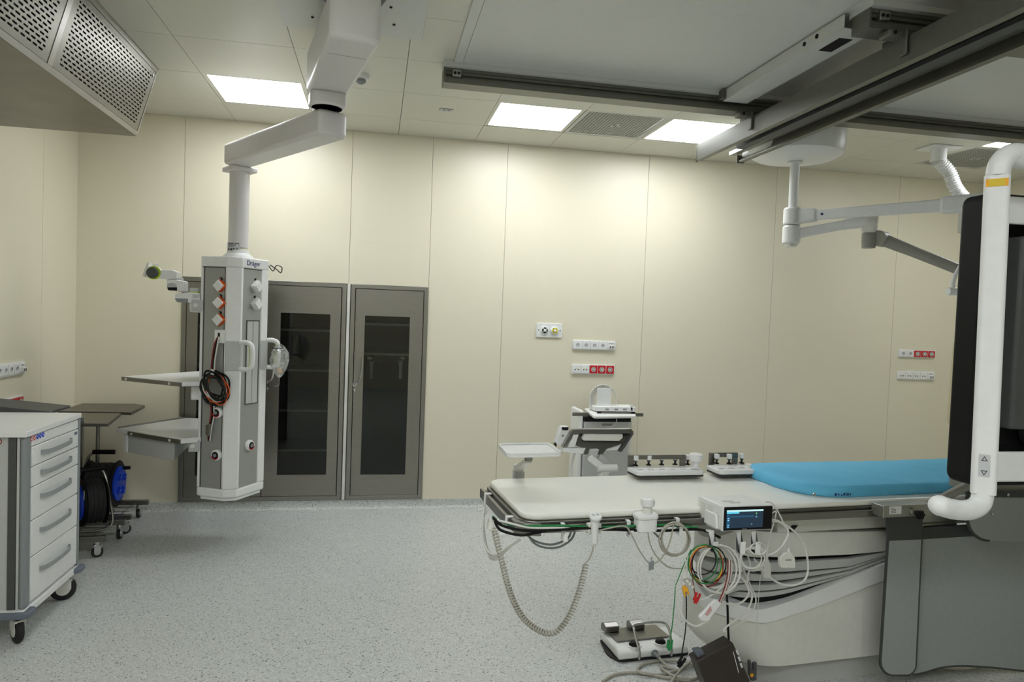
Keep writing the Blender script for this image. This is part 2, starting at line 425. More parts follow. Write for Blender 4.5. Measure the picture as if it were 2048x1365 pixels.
#==HOOD
hy = Zp(317, 138, H).y; hxt = Zp(317, 138, H).x; hb = Yp(273, 273, hy); hx, hz = hb.x, hb.z
Y0h = .6; ux, uz = hxt - hx, H - hz; L = math.hypot(ux, uz)
t = thing('ventilation_hood', 'stainless steel ceiling air hood with slotted slanted panels at the upper left', 'ventilation hood', (hx, hy, H))
B().prism([(XL, hy, hz), (hx - .002, hy, hz), (hx - .002 + .0, hy, hz + .004), (XL, hy, hz + .004)], (0, Y0h - hy, 0)).build('bottom_plate', 'steeld', t, smooth=0)
B().prism([(XL, hy - .002, hz + .005), (hx, hy - .002, hz + .005), (hxt, hy - .002, H - .001), (XL, hy - .002, H - .001)], (0, -.004, 0)).build('end_plate', 'steel', t, smooth=0)
def hp(Y, s, o=0.0): n = Vector((uz, 0, -ux)) / L; return Vector((hx + ux * s / L, Y, hz + uz * s / L)) + n * o
def hbar(b, ya, yb, sa, sb, o0, o1): b.prism([hp(ya, sa, o0), hp(ya, sb, o0), hp(ya, sb, o1), hp(ya, sa, o1)], (0, yb - ya, 0)); return b
fb = B(); hbar(fb, hy, Y0h, 0, .03, -.003, .003); hbar(fb, hy, Y0h, L - .03, L, -.003, .003); hbar(fb, hy, hy - .02, .03, L - .03, -.003, .003)
yd = Xp(128, 100, hx + ux * .5).y
divs = [hy - .02, yd, yd - (hy - yd), yd - 2 * (hy - yd)]
for y in divs[1:]: hbar(fb, y, y - .045, .03, L - .03, -.003, .003)
fb.build('frame', 'steel', t, bevel=.001)
for k in range(3):
    ya, yb_ = divs[k] - (0 if k == 0 else .045), divs[k + 1]
    ya -= .003; yb_ += .003
    # local origin for the slot pattern
    e = bpy.data.objects.new('slotted_panel', None)
    pm = perforated('slotted_steel_%d' % k, (122, 120, 112), .0520, .0192, 1, 2, .0195, .0044, rough=.38, rect=[(1, yb_ - hy + .05, ya - hy - .05), (2, hz - H + .055, -.05)])
    pan = hbar(B(), ya, yb_, .032, L - .032, -.001, .001).build('slotted_panel', pm, t, smooth=0)
    lk = B()
    for yy, ss in ((ya - .03, L - .06), (yb_ + .03, L - .045)): lk.lathe([(.011, 0), (.011, .004), (.007, .005)], hp(yy, ss, .001), (uz, 0, -ux), 16)
    lk.build('lock', 'chrome', pan)
hbar(B(), hy - .03, Y0h, .02, L - .02, -.03, -.028).build('slot_shade', 'hole', t, smooth=0)  # black plate stands in for the dark inside of the hood

#==RAILS
RZ = Zp(888, 122, H); RY = RZ.y; rb = Yp(885, 164, RY).z; RX = RZ.x
def rail(name, x0, x1, y0, z0, label):
    t = thing(name, label, 'ceiling rail', (x0, y0, z0), group='aluminium ceiling rails')
    w_ = .11
    b = B(); pr = [(0, z0), (w_, z0), (w_, H - .034), (0, H - .034), (0, H - .05), (.012, H - .052), (.012, H - .066), (.03, H - .066), (.03, z0 + .036), (.008, z0 + .036), (.008, z0 + .026), (0, z0 + .024)]
    b.prism([(x0 + .012, y0 + a, z) for a, z in pr], (x1 - x0 - .012, 0, 0)); b.build('rail_profile', 'rail', t, smooth=0)
    B().box((x0, y0 - .03, H - .034), (x1, y0 + w_ + .02, H - .001)).build('mounting_flange', 'canopy', t)
    B().box((x0, y0 - .008, z0 - .002), (x0 + .012, y0 + w_, H - .034)).build('end_cap', 'rail', t, bevel=.002)
    q = B().box((x0 + .05, y0 - .012, z0 + .035), (x0 + .1, y0 + .02, z0 + .075)).build('end_stop', 'alu', t, bevel=.003)
    s_ = B()
    for k in (.064, .086): s_.cyl((x0 + k, y0 - .014, z0 + .055), (x0 + k, y0 - .011, z0 + .055), .008, seg=12)
    s_.build('screw', 'hole', q)
    return t
rail('ceiling_rail', RX, XR - .1, RY, rb, 'long grey ceiling rail crossing the room under the far edge of the ceiling canopy')
r2 = Zp(1723, 53, rb)
rail('ceiling_rail', r2.x + .03, XR - .1, r2.y, rb, 'short end of the nearer grey ceiling rail at the top right')

#==CANOPY
c0, c1 = Zp(945, 0, H).x, RY - .031
t = thing('ceiling_canopy', 'large smooth grey-white ceiling canopy panel between the ceiling rails', 'ceiling panel', (c0, c1, H))
B().box((c0, .6, H - .012), (c0 + .05, c1, H - .0005)).build('edge_strip', 'canopy', t, bevel=.002)
B().box((c0 + .052, .6, H - .009), (2.02, c1, H - .0005)).build('panel', 'canopy', t)
B().box((2.023, .6, H - .008), (2.12, c1, H - .0005)).build('joint_cover', 'canopy', t)
B().box((2.123, .6, H - .009), (XR - .1, c1, H - .0005)).build('panel', 'canopy', t)
t = thing('rail_spacer_bar', 'white folded metal bar linking the two ceiling rails beside the bridge beam', 'metal bar', (2.0, r2.y, H))
a, b_ = r2.y + .12, RY - .035
B().box((2.03, a, H - .075), (2.034, b_, H - .013)).box((2.03, a, H - .079), (2.19, b_, H - .075)).build('folded_plate', 'canopy', t, bevel=.002)
q = B()
for yy in (a + .2, a + .3): q.cyl((2.026, yy, H - .04), (2.031, yy, H - .04), .011, seg=14)
q.build('screw', 'hole', t)
B().box((2.08, a + .1, H - .0805), (2.15, a + .26, H - .0789)).build('slot', 'hole', t)
B().box((2.03, b_ - .04, H - .075), (2.0, b_, H - .02)).build('end_bracket', 'rail', t, bevel=.003)
for yy, nm in ((RY, 0), (r2.y, 1)):
    pass

#==BRIDGE
bz1 = rb - .03; e1 = Zp(1394, 290, bz1); e2 = Yp(1398, 322, e1.y); bz0 = e2.z; e3 = Zp(1478, 329, bz0)
bx0, bx1, by1, by0 = e1.x, max(e3.x, e1.x + .3), e1.y, .5
t = thing('bridge_beam', 'heavy grey aluminium bridge beam hanging under the ceiling rails towards the viewer', 'ceiling beam', (bx0, by1, bz1))
def cprof(b, x0, x1, sg, y1):
    pr = [(x0, bz0), (x0, bz1), (x1, bz1), (x1, bz1 - .012), (x0 + sg * .012, bz1 - .012), (x0 + sg * .012, bz0 + .03), (x0 + sg * .022, bz0 + .026), (x0 + sg * .022, bz0 + .018), (x0 + sg * .012, bz0 + .014), (x0 + sg * .04, bz0 + .01), (x0 + sg * .04, bz0)]
    b.prism([(x, y1, z) for x, z in pr], (0, by0 - y1, 0)); return b
cprof(B(), bx0, bx0 + .11, 1, by1).build('side_profile', 'rail', t, smooth=0)
cprof(B(), bx1, bx1 - .11, -1, by1 - .06).build('side_profile', 'rail', t, smooth=0)
B().box((bx0 + .11, by0, bz1 - .008), (bx1 - .11, by1 - .25, bz1 - .002)).build('web_plate', 'rail', t, smooth=0)
B().box((bx0 + .15, by0, bz0 + .03), (bx1 - .13, by1 - .3, bz0 + .05)).build('cable_tray', 'greyd', t, smooth=0)
B().box((bx1 - .10, by0, bz0 + .05), (bx1 - .05, by1 - .03, bz0 + .075)).build('inner_rail', 'alu', t, smooth=0)
B().box((bx0 - .003, by1, bz0 - .01), (bx0 + .012, by1 + .004, bz1 + .004)).build('end_plate', 'alu', t)
B().box((bx1 - .05, by1 - .058, bz0 - .006), (bx1 + .006, by1 - .052, bz0 + .05)).build('end_plate', 'steeld', t)
for yy in (RY, r2.y):
    tr = thing('rail_trolley', 'grey trolley block carrying the bridge beam on the ' + ('far' if yy == RY else 'near') + ' ceiling rail', 'trolley', (bx0 + .06, yy + .05, rb), group='trolley blocks on the ceiling rails')
    B().box((bx0 - .0, yy - .035, bz1), (bx0 + .16, yy + .13, rb - .001)).build('block', 'greyd', tr, bevel=.006)
    hk = B().box((bx0 - .09, yy - .03, rb - .035), (bx0 - .002, yy + .04, rb - .005)).build('buffer', 'rail', tr, bevel=.008)
    B().cyl((bx0 - .06, yy - .034, rb - .02), (bx0 - .06, yy - .029, rb - .02), .008, seg=12).build('bolt', 'hole', hk)
    B().box((bx0 - .016, yy - .045, bz0 + .03), (bx0 - .002, yy + .0, rb - .005)).build('side_bracket', 'rail', tr, bevel=.005)

#==CABINETS
def cabinet(x0, x1, label, doors, grp):
    """steel built-in cabinet with glazed doors; doors: list of (x0,x1,gx0,gx1,gz0,gz1,handle_x)"""
    t = thing('built_in_cabinet', label, 'cabinet', ((x0 + x1) / 2, YB, CABB))
    z0, z1 = CABB, CABT; fr = .035; yf = YB - .012
    c = B()
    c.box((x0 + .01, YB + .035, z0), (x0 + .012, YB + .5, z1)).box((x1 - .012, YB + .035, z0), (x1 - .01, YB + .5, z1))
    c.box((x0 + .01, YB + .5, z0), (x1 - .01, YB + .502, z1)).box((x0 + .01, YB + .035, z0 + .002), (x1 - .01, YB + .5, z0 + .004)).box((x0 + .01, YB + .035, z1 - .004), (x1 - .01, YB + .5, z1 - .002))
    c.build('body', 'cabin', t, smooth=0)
    o = [(x0, yf, z0), (x1, yf, z0), (x1, yf, z1), (x0, yf, z1)]; i = [(x0 + fr, yf, z0 + fr), (x1 - fr, yf, z0 + fr), (x1 - fr, yf, z1 - fr), (x0 + fr, yf, z1 - fr)]
    B().ring_prism(o, i, (0, .045, 0)).build('frame', 'steel', t, bevel=.003)
    for n_, (a, b, ga, gb, gz0, gz1, hx_) in enumerate(doors):
        o = [(a, yf - .004, z0 + fr + .004), (b, yf - .004, z0 + fr + .004), (b, yf - .004, z1 - fr - .004), (a, yf - .004, z1 - fr - .004)]
        i = [(ga, yf - .004, gz0), (gb, yf - .004, gz0), (gb, yf - .004, gz1), (ga, yf - .004, gz1)]
        d = B().ring_prism(o, i, (0, .03, 0)).build('door', 'steeldoor', t, smooth=0)
        B().box((ga - .005, yf + .014, gz0 - .005), (gb + .005, yf + .018, gz1 + .005)).build('glass_pane', 'glass', d, smooth=0)
        if hx_ is not None:
            hb_ = B().tube(smooth_path([(hx_, yf - .012, 1.02), (hx_, yf - .03, 1.03), (hx_ + .035, yf - .05, 1.05), (hx_ + .05, yf - .055, 1.12), (hx_ + .055, yf - .055, 1.24)], 6), .008, 10)
            hb_.cyl((hx_, yf - .004, 1.02), (hx_, yf - .014, 1.02), .017, seg=16)
            h_ = hb_.build('handle', 'chrome', d)
            B().cyl((hx_, yf - .004, .975), (hx_, yf - .012, .975), .01, seg=14).box((hx_ - .004, yf - .03, .955), (hx_ + .004, yf - .012, .98)).build('key', 'chrome', h_, bevel=.001)
    return t
def W(px, py): return Yp(px, py, YB)
d2a, d2b = W(558, 627), W(656, 950)
g1 = (W(562, 627).x, W(661, 631).x, W(556, 950).z, W(600, 627).z)
g2 = (W(730, 633).x, W(820, 634).x, W(770, 949).z, W(770, 633).z)
cs = -.24
dl0, dl1, dr1 = CAB0 + .04, (CAB0 + cs) / 2, cs - .04
mirr = (dl0 + (dr1 - g1[1]), dl1 - (g1[0] - dl1))
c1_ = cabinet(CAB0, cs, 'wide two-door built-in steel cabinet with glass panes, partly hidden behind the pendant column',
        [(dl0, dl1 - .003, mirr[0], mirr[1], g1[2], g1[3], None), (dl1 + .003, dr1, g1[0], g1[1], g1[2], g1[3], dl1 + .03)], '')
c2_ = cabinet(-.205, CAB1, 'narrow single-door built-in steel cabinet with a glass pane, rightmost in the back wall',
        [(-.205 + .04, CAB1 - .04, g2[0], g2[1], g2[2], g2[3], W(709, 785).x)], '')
sh = B()
for yy in (658, 739, 820, 900):
    z = W(608, yy).z * 1.0 - .01
    B().box((CAB0 + .02, YB + .045, z - .012), (cs - .02, YB + .48, z + .004)).build('shelf', 'steel', c1_, smooth=0)
for yy in (646, 706):
    z = W(770, yy).z - .01
    B().box((-.19, YB + .045, z - .014), (CAB1 - .015, YB + .48, z + .004)).build('shelf', 'steel', c2_, smooth=0)
for k, (px, s) in enumerate(((740, .7), (805, -.7))):
    c = Yp(px, 718, YB + .14)
    t = thing('catheter_hook', ('left' if k == 0 else 'right') + ' chrome hook with white tag hanging under the shelf in the narrow cabinet', 'hook', c, group='hooks inside the narrow cabinet')
    B().cyl(c + Vector((0, 0, .03)), c + Vector((0, 0, -.03)), .008).box(c + Vector((-.02, -.01, -.004)), c + Vector((.02, .01, .014))).build('clamp', 'chrome', t, bevel=.002)
    B().tube([c + Vector((0, 0, -.02)), c + Vector((s * .13, -.02, -.025)), c + Vector((s * .14, -.02, -.012))], .004).build('prong', 'chrome', t)
    B().box(c + Vector((-.012 + s * .02, -.02, -.17)), c + Vector((.012 + s * .02, -.016, -.05))).box(c + Vector((-.016 + s * .02, -.024, -.06)), c + Vector((.016 + s * .02, -.01, -.02))).build('tag', 'sign', t, bevel=.002)
cp = B().box((cs + .006, YB - .006, CABB), (-.211, YB + .03, CABT)); struct('trim_3', cp, 'white2')

#==SOCKETS
def strip(name, o, U, wd, ht, mods, label, parent_cat='power socket', group='wall socket strips'):
    U = Vector(U).normalized(); Z = Vector((0, 0, 1)); N = U.cross(Z); o = Vector(o)   # o = centre on the wall, N into the room
    t = thing(name, label, parent_cat, o, group=group)
    P = lambda a, b, n=0: o + U * a + Z * b + N * n
    B().prism(round_poly([P(-wd / 2, -ht / 2), P(wd / 2, -ht / 2), P(wd / 2, ht / 2), P(-wd / 2, ht / 2)], .006, 3), N * .014).build('frame', 'white', t, bevel=.002)
    n = len(mods); pitch = (wd - .012) / n
    for k, m in enumerate(mods):
        c = -wd / 2 + .006 + pitch * (k + .5); s = pitch * .46; hs = min(ht / 2 - .007, s)
        ins = B().prism([P(c - s, -hs, .0141), P(c + s, -hs, .0141), P(c + s, hs, .0141), P(c - s, hs, .0141)], N * .005).build('socket_insert', 'red' if m == 'r' else 'white', t, bevel=.0015)
        q = o + U * c + N * .0192
        if m in 'wr':
            B().lathe([(.021, 0), (.021, .0018), (.0175, .002), (.0165, .0004)], q, N, 24, caps=False).build('socket_rim', 'white' if m == 'w' else 'white2', ins)
            B().lathe([(.0168, .0), (.0168, .0006)], q, N, 20).build('recess', 'sign' if m == 'w' else 'print', ins)
            h = B()
            for a in (-.009, .009): h.cyl(q + U * a + N * .0005, q + U * a + N * .0016, .003, seg=8)
            h.cyl(q + N * .0005 + Z * .009, q + N * .006 + Z * .009, .0025, seg=8)
            h.build('contact', 'hole' if m == 'w' else 'white', ins)
            if m == 'r': B().box((-.0125, -.003, 0), (.0125, .003, .0012), Matrix.Translation(q + N * .0008) @ N.to_track_quat('Z', 'Y').to_matrix().to_4x4() @ Matrix.Rotation(.8, 4, 'Z')).box((-.0125, -.003, 0), (.0125, .003, .0012), Matrix.Translation(q + N * .0008) @ N.to_track_quat('Z', 'Y').to_matrix().to_4x4() @ Matrix.Rotation(-.8, 4, 'Z')).build('shutter', 'white', ins, smooth=0)
        elif m == 'h':
            h = B()
            for a, b in ((-.013, -.004), (.013, -.004)): h.cyl(q + U * a + Z * b, q + U * a + Z * b + N * .001, .0058, seg=12)
            h.build('contact', 'greyd', ins); B().cyl(q + Z * .007, q + Z * .007 + N * .0012, .0038, seg=12).build('earth_contact', 'yellow', ins)
        else:
            B().prism([q + U * -.022 + Z * .012, q + U * .022 + Z * .012, q + U * .022 + Z * .012 + N * .012, q + U * -.022 + Z * .012 + N * .012][::-1], Z * -.0).bm.free()
            B().prism([q + U * -.023 + Z * .006, q + U * -.023 + Z * -.024, q + U * -.023 + Z * -.024 + N * .012, q + U * -.023 + Z * .004 + N * .018], U * .046).build('data_outlet', 'white', ins, bevel=.001)
            h = B()
            for a in (-.011, .011): h.box((-.007, -.0045, 0), (.007, .0045, .001), Matrix.Translation(q + U * a + Z * -.010 + N * .0158) @ N.to_track_quat('Z', 'Y').to_matrix().to_4x4() @ Matrix.Rotation(PI/2, 4, 'Z'))
            h.build('port', 'greyd', ins, smooth=0)
            l = B()
            for a in (-.016, -.005, .006, .017): l.box((-.003, -.003, 0), (.003, .003, .0006), Matrix.Translation(q + U * a + Z * .018) @ N.to_track_quat('Z', 'Y').to_matrix().to_4x4())
            l.build('lettering', 'print', ins, smooth=0)
    return t
def wstrip(px0, py0, px1, py1, mods, label, pl=None, **k):
    a, b = W(px0, py0), W(px1, py1); return strip('socket_strip', ((a.x + b.x) / 2, YB, (a.z + b.z) / 2), (1, 0, 0), b.x - a.x, abs(a.z - b.z) * .98, mods, label, **k)
wstrip(1145, 680, 1230, 702, 'wwwwd', 'white four-socket strip with data port in mid wall above the red-socket strip')
wstrip(1143, 728, 1228, 750, 'hhrrr', 'socket strip with two white and three red sockets directly above the medical trolley')
wstrip(1796, 699, 1868, 717, 'wwrrr', 'socket strip with two white and three red sockets on the right part of the wall')
wstrip(1794, 742, 1866, 761, 'hhhhd', 'white four-socket strip with data port, lowest on the right part of the wall')
def lstrip(py0, py1, pxr, mods, label):
    a, b = Xp(pxr, py0, XL), Xp(pxr, py1, XL); wd = .071 * len(mods); strip('socket_strip', (XL, a.y - wd / 2, (a.z + b.z) / 2), (0, 1, 0), wd, abs(a.z - b.z), mods, label)
lstrip(722, 748, 45, 'wwwwd', 'white socket strip with data port on the left wall, above the red-socket strip')
lstrip(790, 815, 42, 'wwrrr', 'socket strip with red sockets on the left wall just above the drawer cart')
# gas outlets
a, b = W(1073, 646), W(1123, 676); cx_, cz_ = (a.x + b.x) / 2, (a.z + b.z) / 2
t = thing('gas_outlet_panel', 'white wall plate with one black and one yellow round gas outlet', 'gas outlet', (cx_, YB, cz_))
wd, ht = (b.x - a.x) / 2, (a.z - b.z) / 2
B().prism(round_poly([(cx_ - wd, YB, cz_ - ht), (cx_ + wd, YB, cz_ - ht), (cx_ + wd, YB, cz_ + ht), (cx_ - wd, YB, cz_ + ht)], .008, 3), (0, -.012, 0)).build('plate', 'white', t, bevel=.002)
for px, m in ((1089, 'black'), (1109, 'yellow')):
    c = Yp(px, 662, YB - .012); c.z = cz_
    o = B().lathe([(.034, 0), (.034, .008), (.029, .014), (.025, .014)], c, (0, -1, 0)).build('outlet', 'white', t)
    B().lathe([(.0245, .0135), (.0245, .017), (.014, .018)], c, (0, -1, 0)).build('colour_ring', m, o)
    B().lathe([(.0125, .0165), (.0125, .021), (.006, .0215)], c, (0, -1, 0)).build('connector', 'white', o)
    q = B()
    for k in range(4): q.cyl(c + Vector((.019 * math.cos(k * PI / 2 + .7), -.0165, .019 * math.sin(k * PI / 2 + .7))), c + Vector((.019 * math.cos(k * PI / 2 + .7), -.0185, .019 * math.sin(k * PI / 2 + .7))), .004, seg=8)
    q.build('pin', 'white' if m == 'black' else 'print', o)
q = B()
for s in (-1, 1): q.cyl((cx_ + s * (wd - .018), YB - .0118, cz_), (cx_ + s * (wd - .018), YB - .013, cz_), .005, seg=10)
q.build('screw', 'print', t)
# wall hatch
a, b = W(1903, 677), W(1893, 850)
P_ = round_poly([(b.x, YB, b.z), (b.x + .75, YB, b.z), (b.x + .75, YB, a.z), (b.x + .02, YB, a.z)], .07, 6)
ht_ = B().prism(P_, (0, -.006, 0)).build('wall_hatch', mat('hatch_cream', (214, 204, 172), .5), None, bevel=.002)
tag(ht_, 'beige rounded hatch panel on the back wall, half hidden behind the display', 'hatch')

#==PENDANT
def arm_box(b, p, q, w_, z0, z1, n=8, ends=(1, 1)):
    """long box from p to q in plan with bowed ends"""
    p, q = Vector((p[0], p[1], 0)), Vector((q[0], q[1], 0)); d = (q - p).normalized(); s = Vector((-d.y, d.x, 0)); pl = []
    for c, sg, bow in ((q, 1, ends[1]), (p, -1, ends[0])):
        for k in range(n + 1):
            a = -PI / 2 + PI * k / n; pl.append(c + s * (sg * w_ / 2 * math.sin(a)) * 1.0 + d * (sg * .03 * bow * math.cos(a)))
    b.prism([v + Vector((0, 0, z0)) for v in pl], (0, 0, z1 - z0)); return b
a1z = 2.74; pz = Zp(697, 25, H)
A1n, A1f = (Zp(666, 72, a1z) + Zp(755, 90, a1z)) / 2, (Zp(617, 187, a1z) + Zp(689, 197, a1z)) / 2
d1 = (A1f - A1n).normalized(); w1 = (Zp(666, 72, a1z) - Zp(755, 90, a1z)).length * 1.14
mount = A1n + d1 * .16
t = thing('ceiling_mount_plate', 'square white mounting plate on the ceiling above the pendant arm', 'ceiling plate', (mount.x, mount.y, H))
pc = [Zp(568, 50, H), Zp(845, 75, H)]
x0, x1, yf_ = pc[0].x, pc[1].x, (pc[0].y + pc[1].y) / 2
B().box((x0, yf_ - .95, H - .012), (x1, yf_, H - .0005)).build('plate', 'canopy', t, bevel=.002)
for px, py in ((625, 34), (782, 14), (788, 49)):
    q = Zp(px, py, H - .013); B().cyl(q, q + Vector((0, 0, -.004)), .007, seg=12).build('bolt', 'hole', t)
t = thing('ceiling_pendant', 'tall white and grey medical supply column hanging from a jointed ceiling arm', 'medical pendant', (mount.x, mount.y, H))
MT['strap'] = mat('drawer_handle_grey', (150, 154, 155), .5)
MT['pend'] = mat('pendant_arm_white', (222, 219, 218), .4, var=.01)
cv = B().lathe([(.17, -.013), (.17, -.03), (.13, -.09), (.105, -.1), (.105, a1z + .19 - H)], (mount.x, mount.y, H), (0, 0, 1), 40).build('ceiling_cover', 'greyd', t)
h1 = .215
a_ = B(); arm_box(a_, A1n + d1 * .02, A1f - d1 * .02, w1, a1z, a1z + h1); u1 = a_.build('upper_arm', 'pend', t, bevel=.03, seg=4)
for s in (-1, 1):
    sd = Vector((-d1.y, d1.x, 0)); q = A1n + d1 * .07 + sd * (s * (w1 / 2 + .0))
lo = B(); arm_box(lo, A1n + d1 * .2, A1n + d1 * .201, w1 - .05, a1z - .001, a1z + .03, ends=(0, 0)); lo.build('cover_seam', 'greym', u1, smooth=0)
# joint housing
a2z = 2.535; h2 = .135
E1, E2 = (Zp(645, 266, a2z) + Zp(696, 277, a2z)) / 2, (Zp(440, 333, a2z) + Zp(509, 333, a2z)) / 2
j = A1f - d1 * .02; d2 = (E2 - E1).normalized(); E1b = E1 + d2 * .1
B().cyl((j.x, j.y, a2z + h2), (j.x, j.y, a1z), .078, seg=28).build('elbow_bearing', 'pend', t)
hb_ = B(); arm_box(hb_, A1f - d1 * .08, A1f - d1 * -.01, w1 * .86, a1z - .07, a1z + .002); hb_.build('elbow_housing', 'pend', t, bevel=.012, seg=3)
w2 = .17
a_ = B(); arm_box(a_, E1b - d2 * .06, E2 - d2 * .0, w2, a2z, a2z + h2); u2 = a_.build('lower_arm', 'pend', t, bevel=.02, seg=4)
a_ = B(); arm_box(a_, E1b - d2 * .03, E1b + d2 * .03, .13, a2z + h2 - .002, a2z + h2 + .03); a_.build('elbow_cap', 'pend', t, bevel=.006)
Cc = Zp(480, 336, a2z); Cc.z = 0
cxy = lambda z: Vector((Cc.x, Cc.y, z))
depthf = (M.transposed() @ (cxy(1.6) - CAM)).z * -1
ppm = F / depthf
e_ = Vector((-Cc.x, -Cc.y, 0)).normalized(); r_ = Vector((-e_.y, e_.x, 0))
zc = lambda py: CAMH - (py - 612) / ppm
ztop, zbot = zc(517), zc(997)
zpb = zc(497)
q = B(); c0_ = Vector((Cc.x, Cc.y, a2z)); 
q.box((-.085, -.085, -.032), (.085, .085, 0), Matrix.Translation(c0_) @ Matrix.Rotation(math.atan2(d2.y, d2.x), 4, 'Z')); q.build('pole_flange', 'pend', t, bevel=.006)
pr_ = 19 / ppm
B().cyl(cxy(zpb), cxy(a2z - .03), pr_, seg=40).build('pole', 'pend', t)
B().lathe([(pr_ + .035, ztop - .002), (pr_ + .03, ztop + .012), (pr_ + .008, ztop + .03), (pr_ + .004, ztop + .05)], cxy(0), (0, 0, 1), 40).build('pole_collar', 'white', t)
def CL(lx, ly, z): return Vector((Cc.x, Cc.y, 0)) + r_ * lx + e_ * ly + Vector((0, 0, z))
lx = lambda px: (px - 479) / ppm
A_, B_, C_, D_, E_ = (lx(413), .03), (lx(461), .145), (lx(487), .145), (lx(528), -.02), (lx(538), -.05)
back = [(lx(538), -.15), (lx(515), -.2), (lx(440), -.2), (lx(413), -.12)]
poly = [A_, B_, C_, D_, E_] + back
zt1, zb1 = zc(538), zc(972)
def ins(p, k=.93): return (p[0] * k + .0, p[1] * k)
B().prism([CL(*p, ztop) for p in poly], (0, 0, zt1 - ztop)).build('top_cap', 'white', t, bevel=.008, seg=3)
bc = B(); bc.prism([CL(*p, zb1) for p in poly], (0, 0, zc(990) - zb1)); 
bc.build('bottom_cap', 'white', t, bevel=.012, seg=3)
B().prism([CL(*ins(p, .9), zc(990)) for p in poly], (0, 0, zbot - zc(990))).build('bottom_cover', 'white', t, bevel=.01, seg=3)
B().prism([CL(*ins(p, .95), zt1) for p in poly], (0, 0, zb1 - zt1)).build('column_core', 'colpanel', t, smooth=0)
def lerp2(a, b, k): return (a[0] * (1 - k) + b[0] * k, a[1] * (1 - k) + b[1] * k)
# corner posts
for nm, pts in (('corner_post', [lerp2(A_, B_, .93), B_, C_, lerp2(C_, D_, .07), ins(lerp2(C_, D_, .07), .93), ins(lerp2(A_, B_, .93), .93)]),
                ('corner_post', [lerp2(C_, D_, .97), D_, E_, back[0], ins(back[0], .93), ins(lerp2(C_, D_, .97), .93)]),
                ('corner_post', [back[3], A_, lerp2(A_, B_, .03), ins(lerp2(A_, B_, .03), .93), ins(back[3], .93)])):
    B().prism([CL(*p, zt1) for p in pts], (0, 0, zb1 - zt1)).build(nm, 'white', t, bevel=.003)
class Face:
    """a vertical column face between two plan points; P(s, z, n): s metres along, n outwards"""
    def __init__(s, a, b): s.a, s.b = CL(*a, 0), CL(*b, 0); s.d = s.b - s.a; s.w = s.d.length; s.U = s.d.normalized(); s.N = s.U.cross(Vector((0, 0, 1)))
    def P(s, u, z, n=0): return s.a + s.U * u + Vector((0, 0, z)) + s.N * n
FL, FR = Face(A_, B_), Face(C_, D_)
if FL.N.dot(e_) < 0: raise Exception('face')
for fc, nm in ((FL, 'left'), (FR, 'right')):
    ed = B()
    for u in (.02, fc.w - .02): ed.prism([fc.P(u - .004, zb1, -.012), fc.P(u + .004, zb1, -.012), fc.P(u + .004, zb1, -.006), fc.P(u - .004, zb1, -.006)], (0, 0, zt1 - zb1))
    ed.prism([fc.P(.008, zt1 - .006, -.012), fc.P(fc.w - .008, zt1 - .006, -.012), fc.P(fc.w - .008, zt1 - .006, -.004), fc.P(.008, zt1 - .006, -.004)], (0, 0, .006))
    ed.build('panel_channel', 'greyd', t, smooth=0)
def colpx(fc, px): # metres along face for a pixel column
    rr = ray(px, 700); n = fc.N; k = (fc.a - CAM).dot(n) / rr.dot(n); return (CAM + rr * k - fc.a).dot(fc.U)
def fz(fc, px, py):
    rr = ray(px, py); n = fc.N; k = (fc.a - CAM).dot(n) / rr.dot(n); return (CAM + rr * k).z
def diamond(fc, px, py, edge, s=.042):
    u, z = colpx(fc, px), fz(fc, px, py); c = fc.P(u, z); Z = Vector((0, 0, 1))
    sgn = 1 if edge == 'orange' else -1
    base = B().prism([c + fc.U * (a * s) + Z * (b * s) + fc.N * -.008 for a, b in ((-1, 0), (0, -1), (1, 0), (0, 1))], fc.N * .03).build('socket_outlet', edge, t, bevel=.003)
    B().prism([c + fc.U * (a * s * .92) + Z * (b * s * .92) + fc.N * .022 for a, b in ((-1, 0), (0, -1), (1, 0), (0, 1))], fc.N * .012).build('socket_cover', 'white', base, bevel=.002)
    l = fc.P(u - sgn * .004, z + s * 1.05, -.006)
    B().lathe([(.011, 0), (.011, .006), (.006, .008)], l, fc.N, 16).build('earth_pin', 'black', base); B().lathe([(.005, .0082), (.005, .011)], l, fc.N, 12).build('pin_tip', 'chrome', base)
for py in (572, 606, 640): diamond(FL, 439, py, 'orange')
for py in (573, 608): diamond(FR, 508, py, 'white')
# data plate with cable entry
u0, u1_ = colpx(FL, 429), colpx(FL, 449); z0, z1 = fz(FL, 440, 687), fz(FL, 440, 660)
dp = B().prism([FL.P(u0, z0, -.008), FL.P(u1_, z0, -.008), FL.P(u1_, z0, .004), FL.P(u0, z0, .004)], (0, 0, z1 - z0)).build('cable_plate', 'white', t, bevel=.002)
um = (u0 + u1_) / 2 - .004
B().prism([FL.P(um - .008, zz, .0041) for zz in (0,)] and [FL.P(um - .008, z0 + .04, .0041), FL.P(um + .008, z0 + .04, .0041), FL.P(um + .008, z0 + .04, .0047), FL.P(um - .008, z0 + .04, .0047)], (0, 0, .028)).build('cable_entry', 'hole', dp, smooth=0)
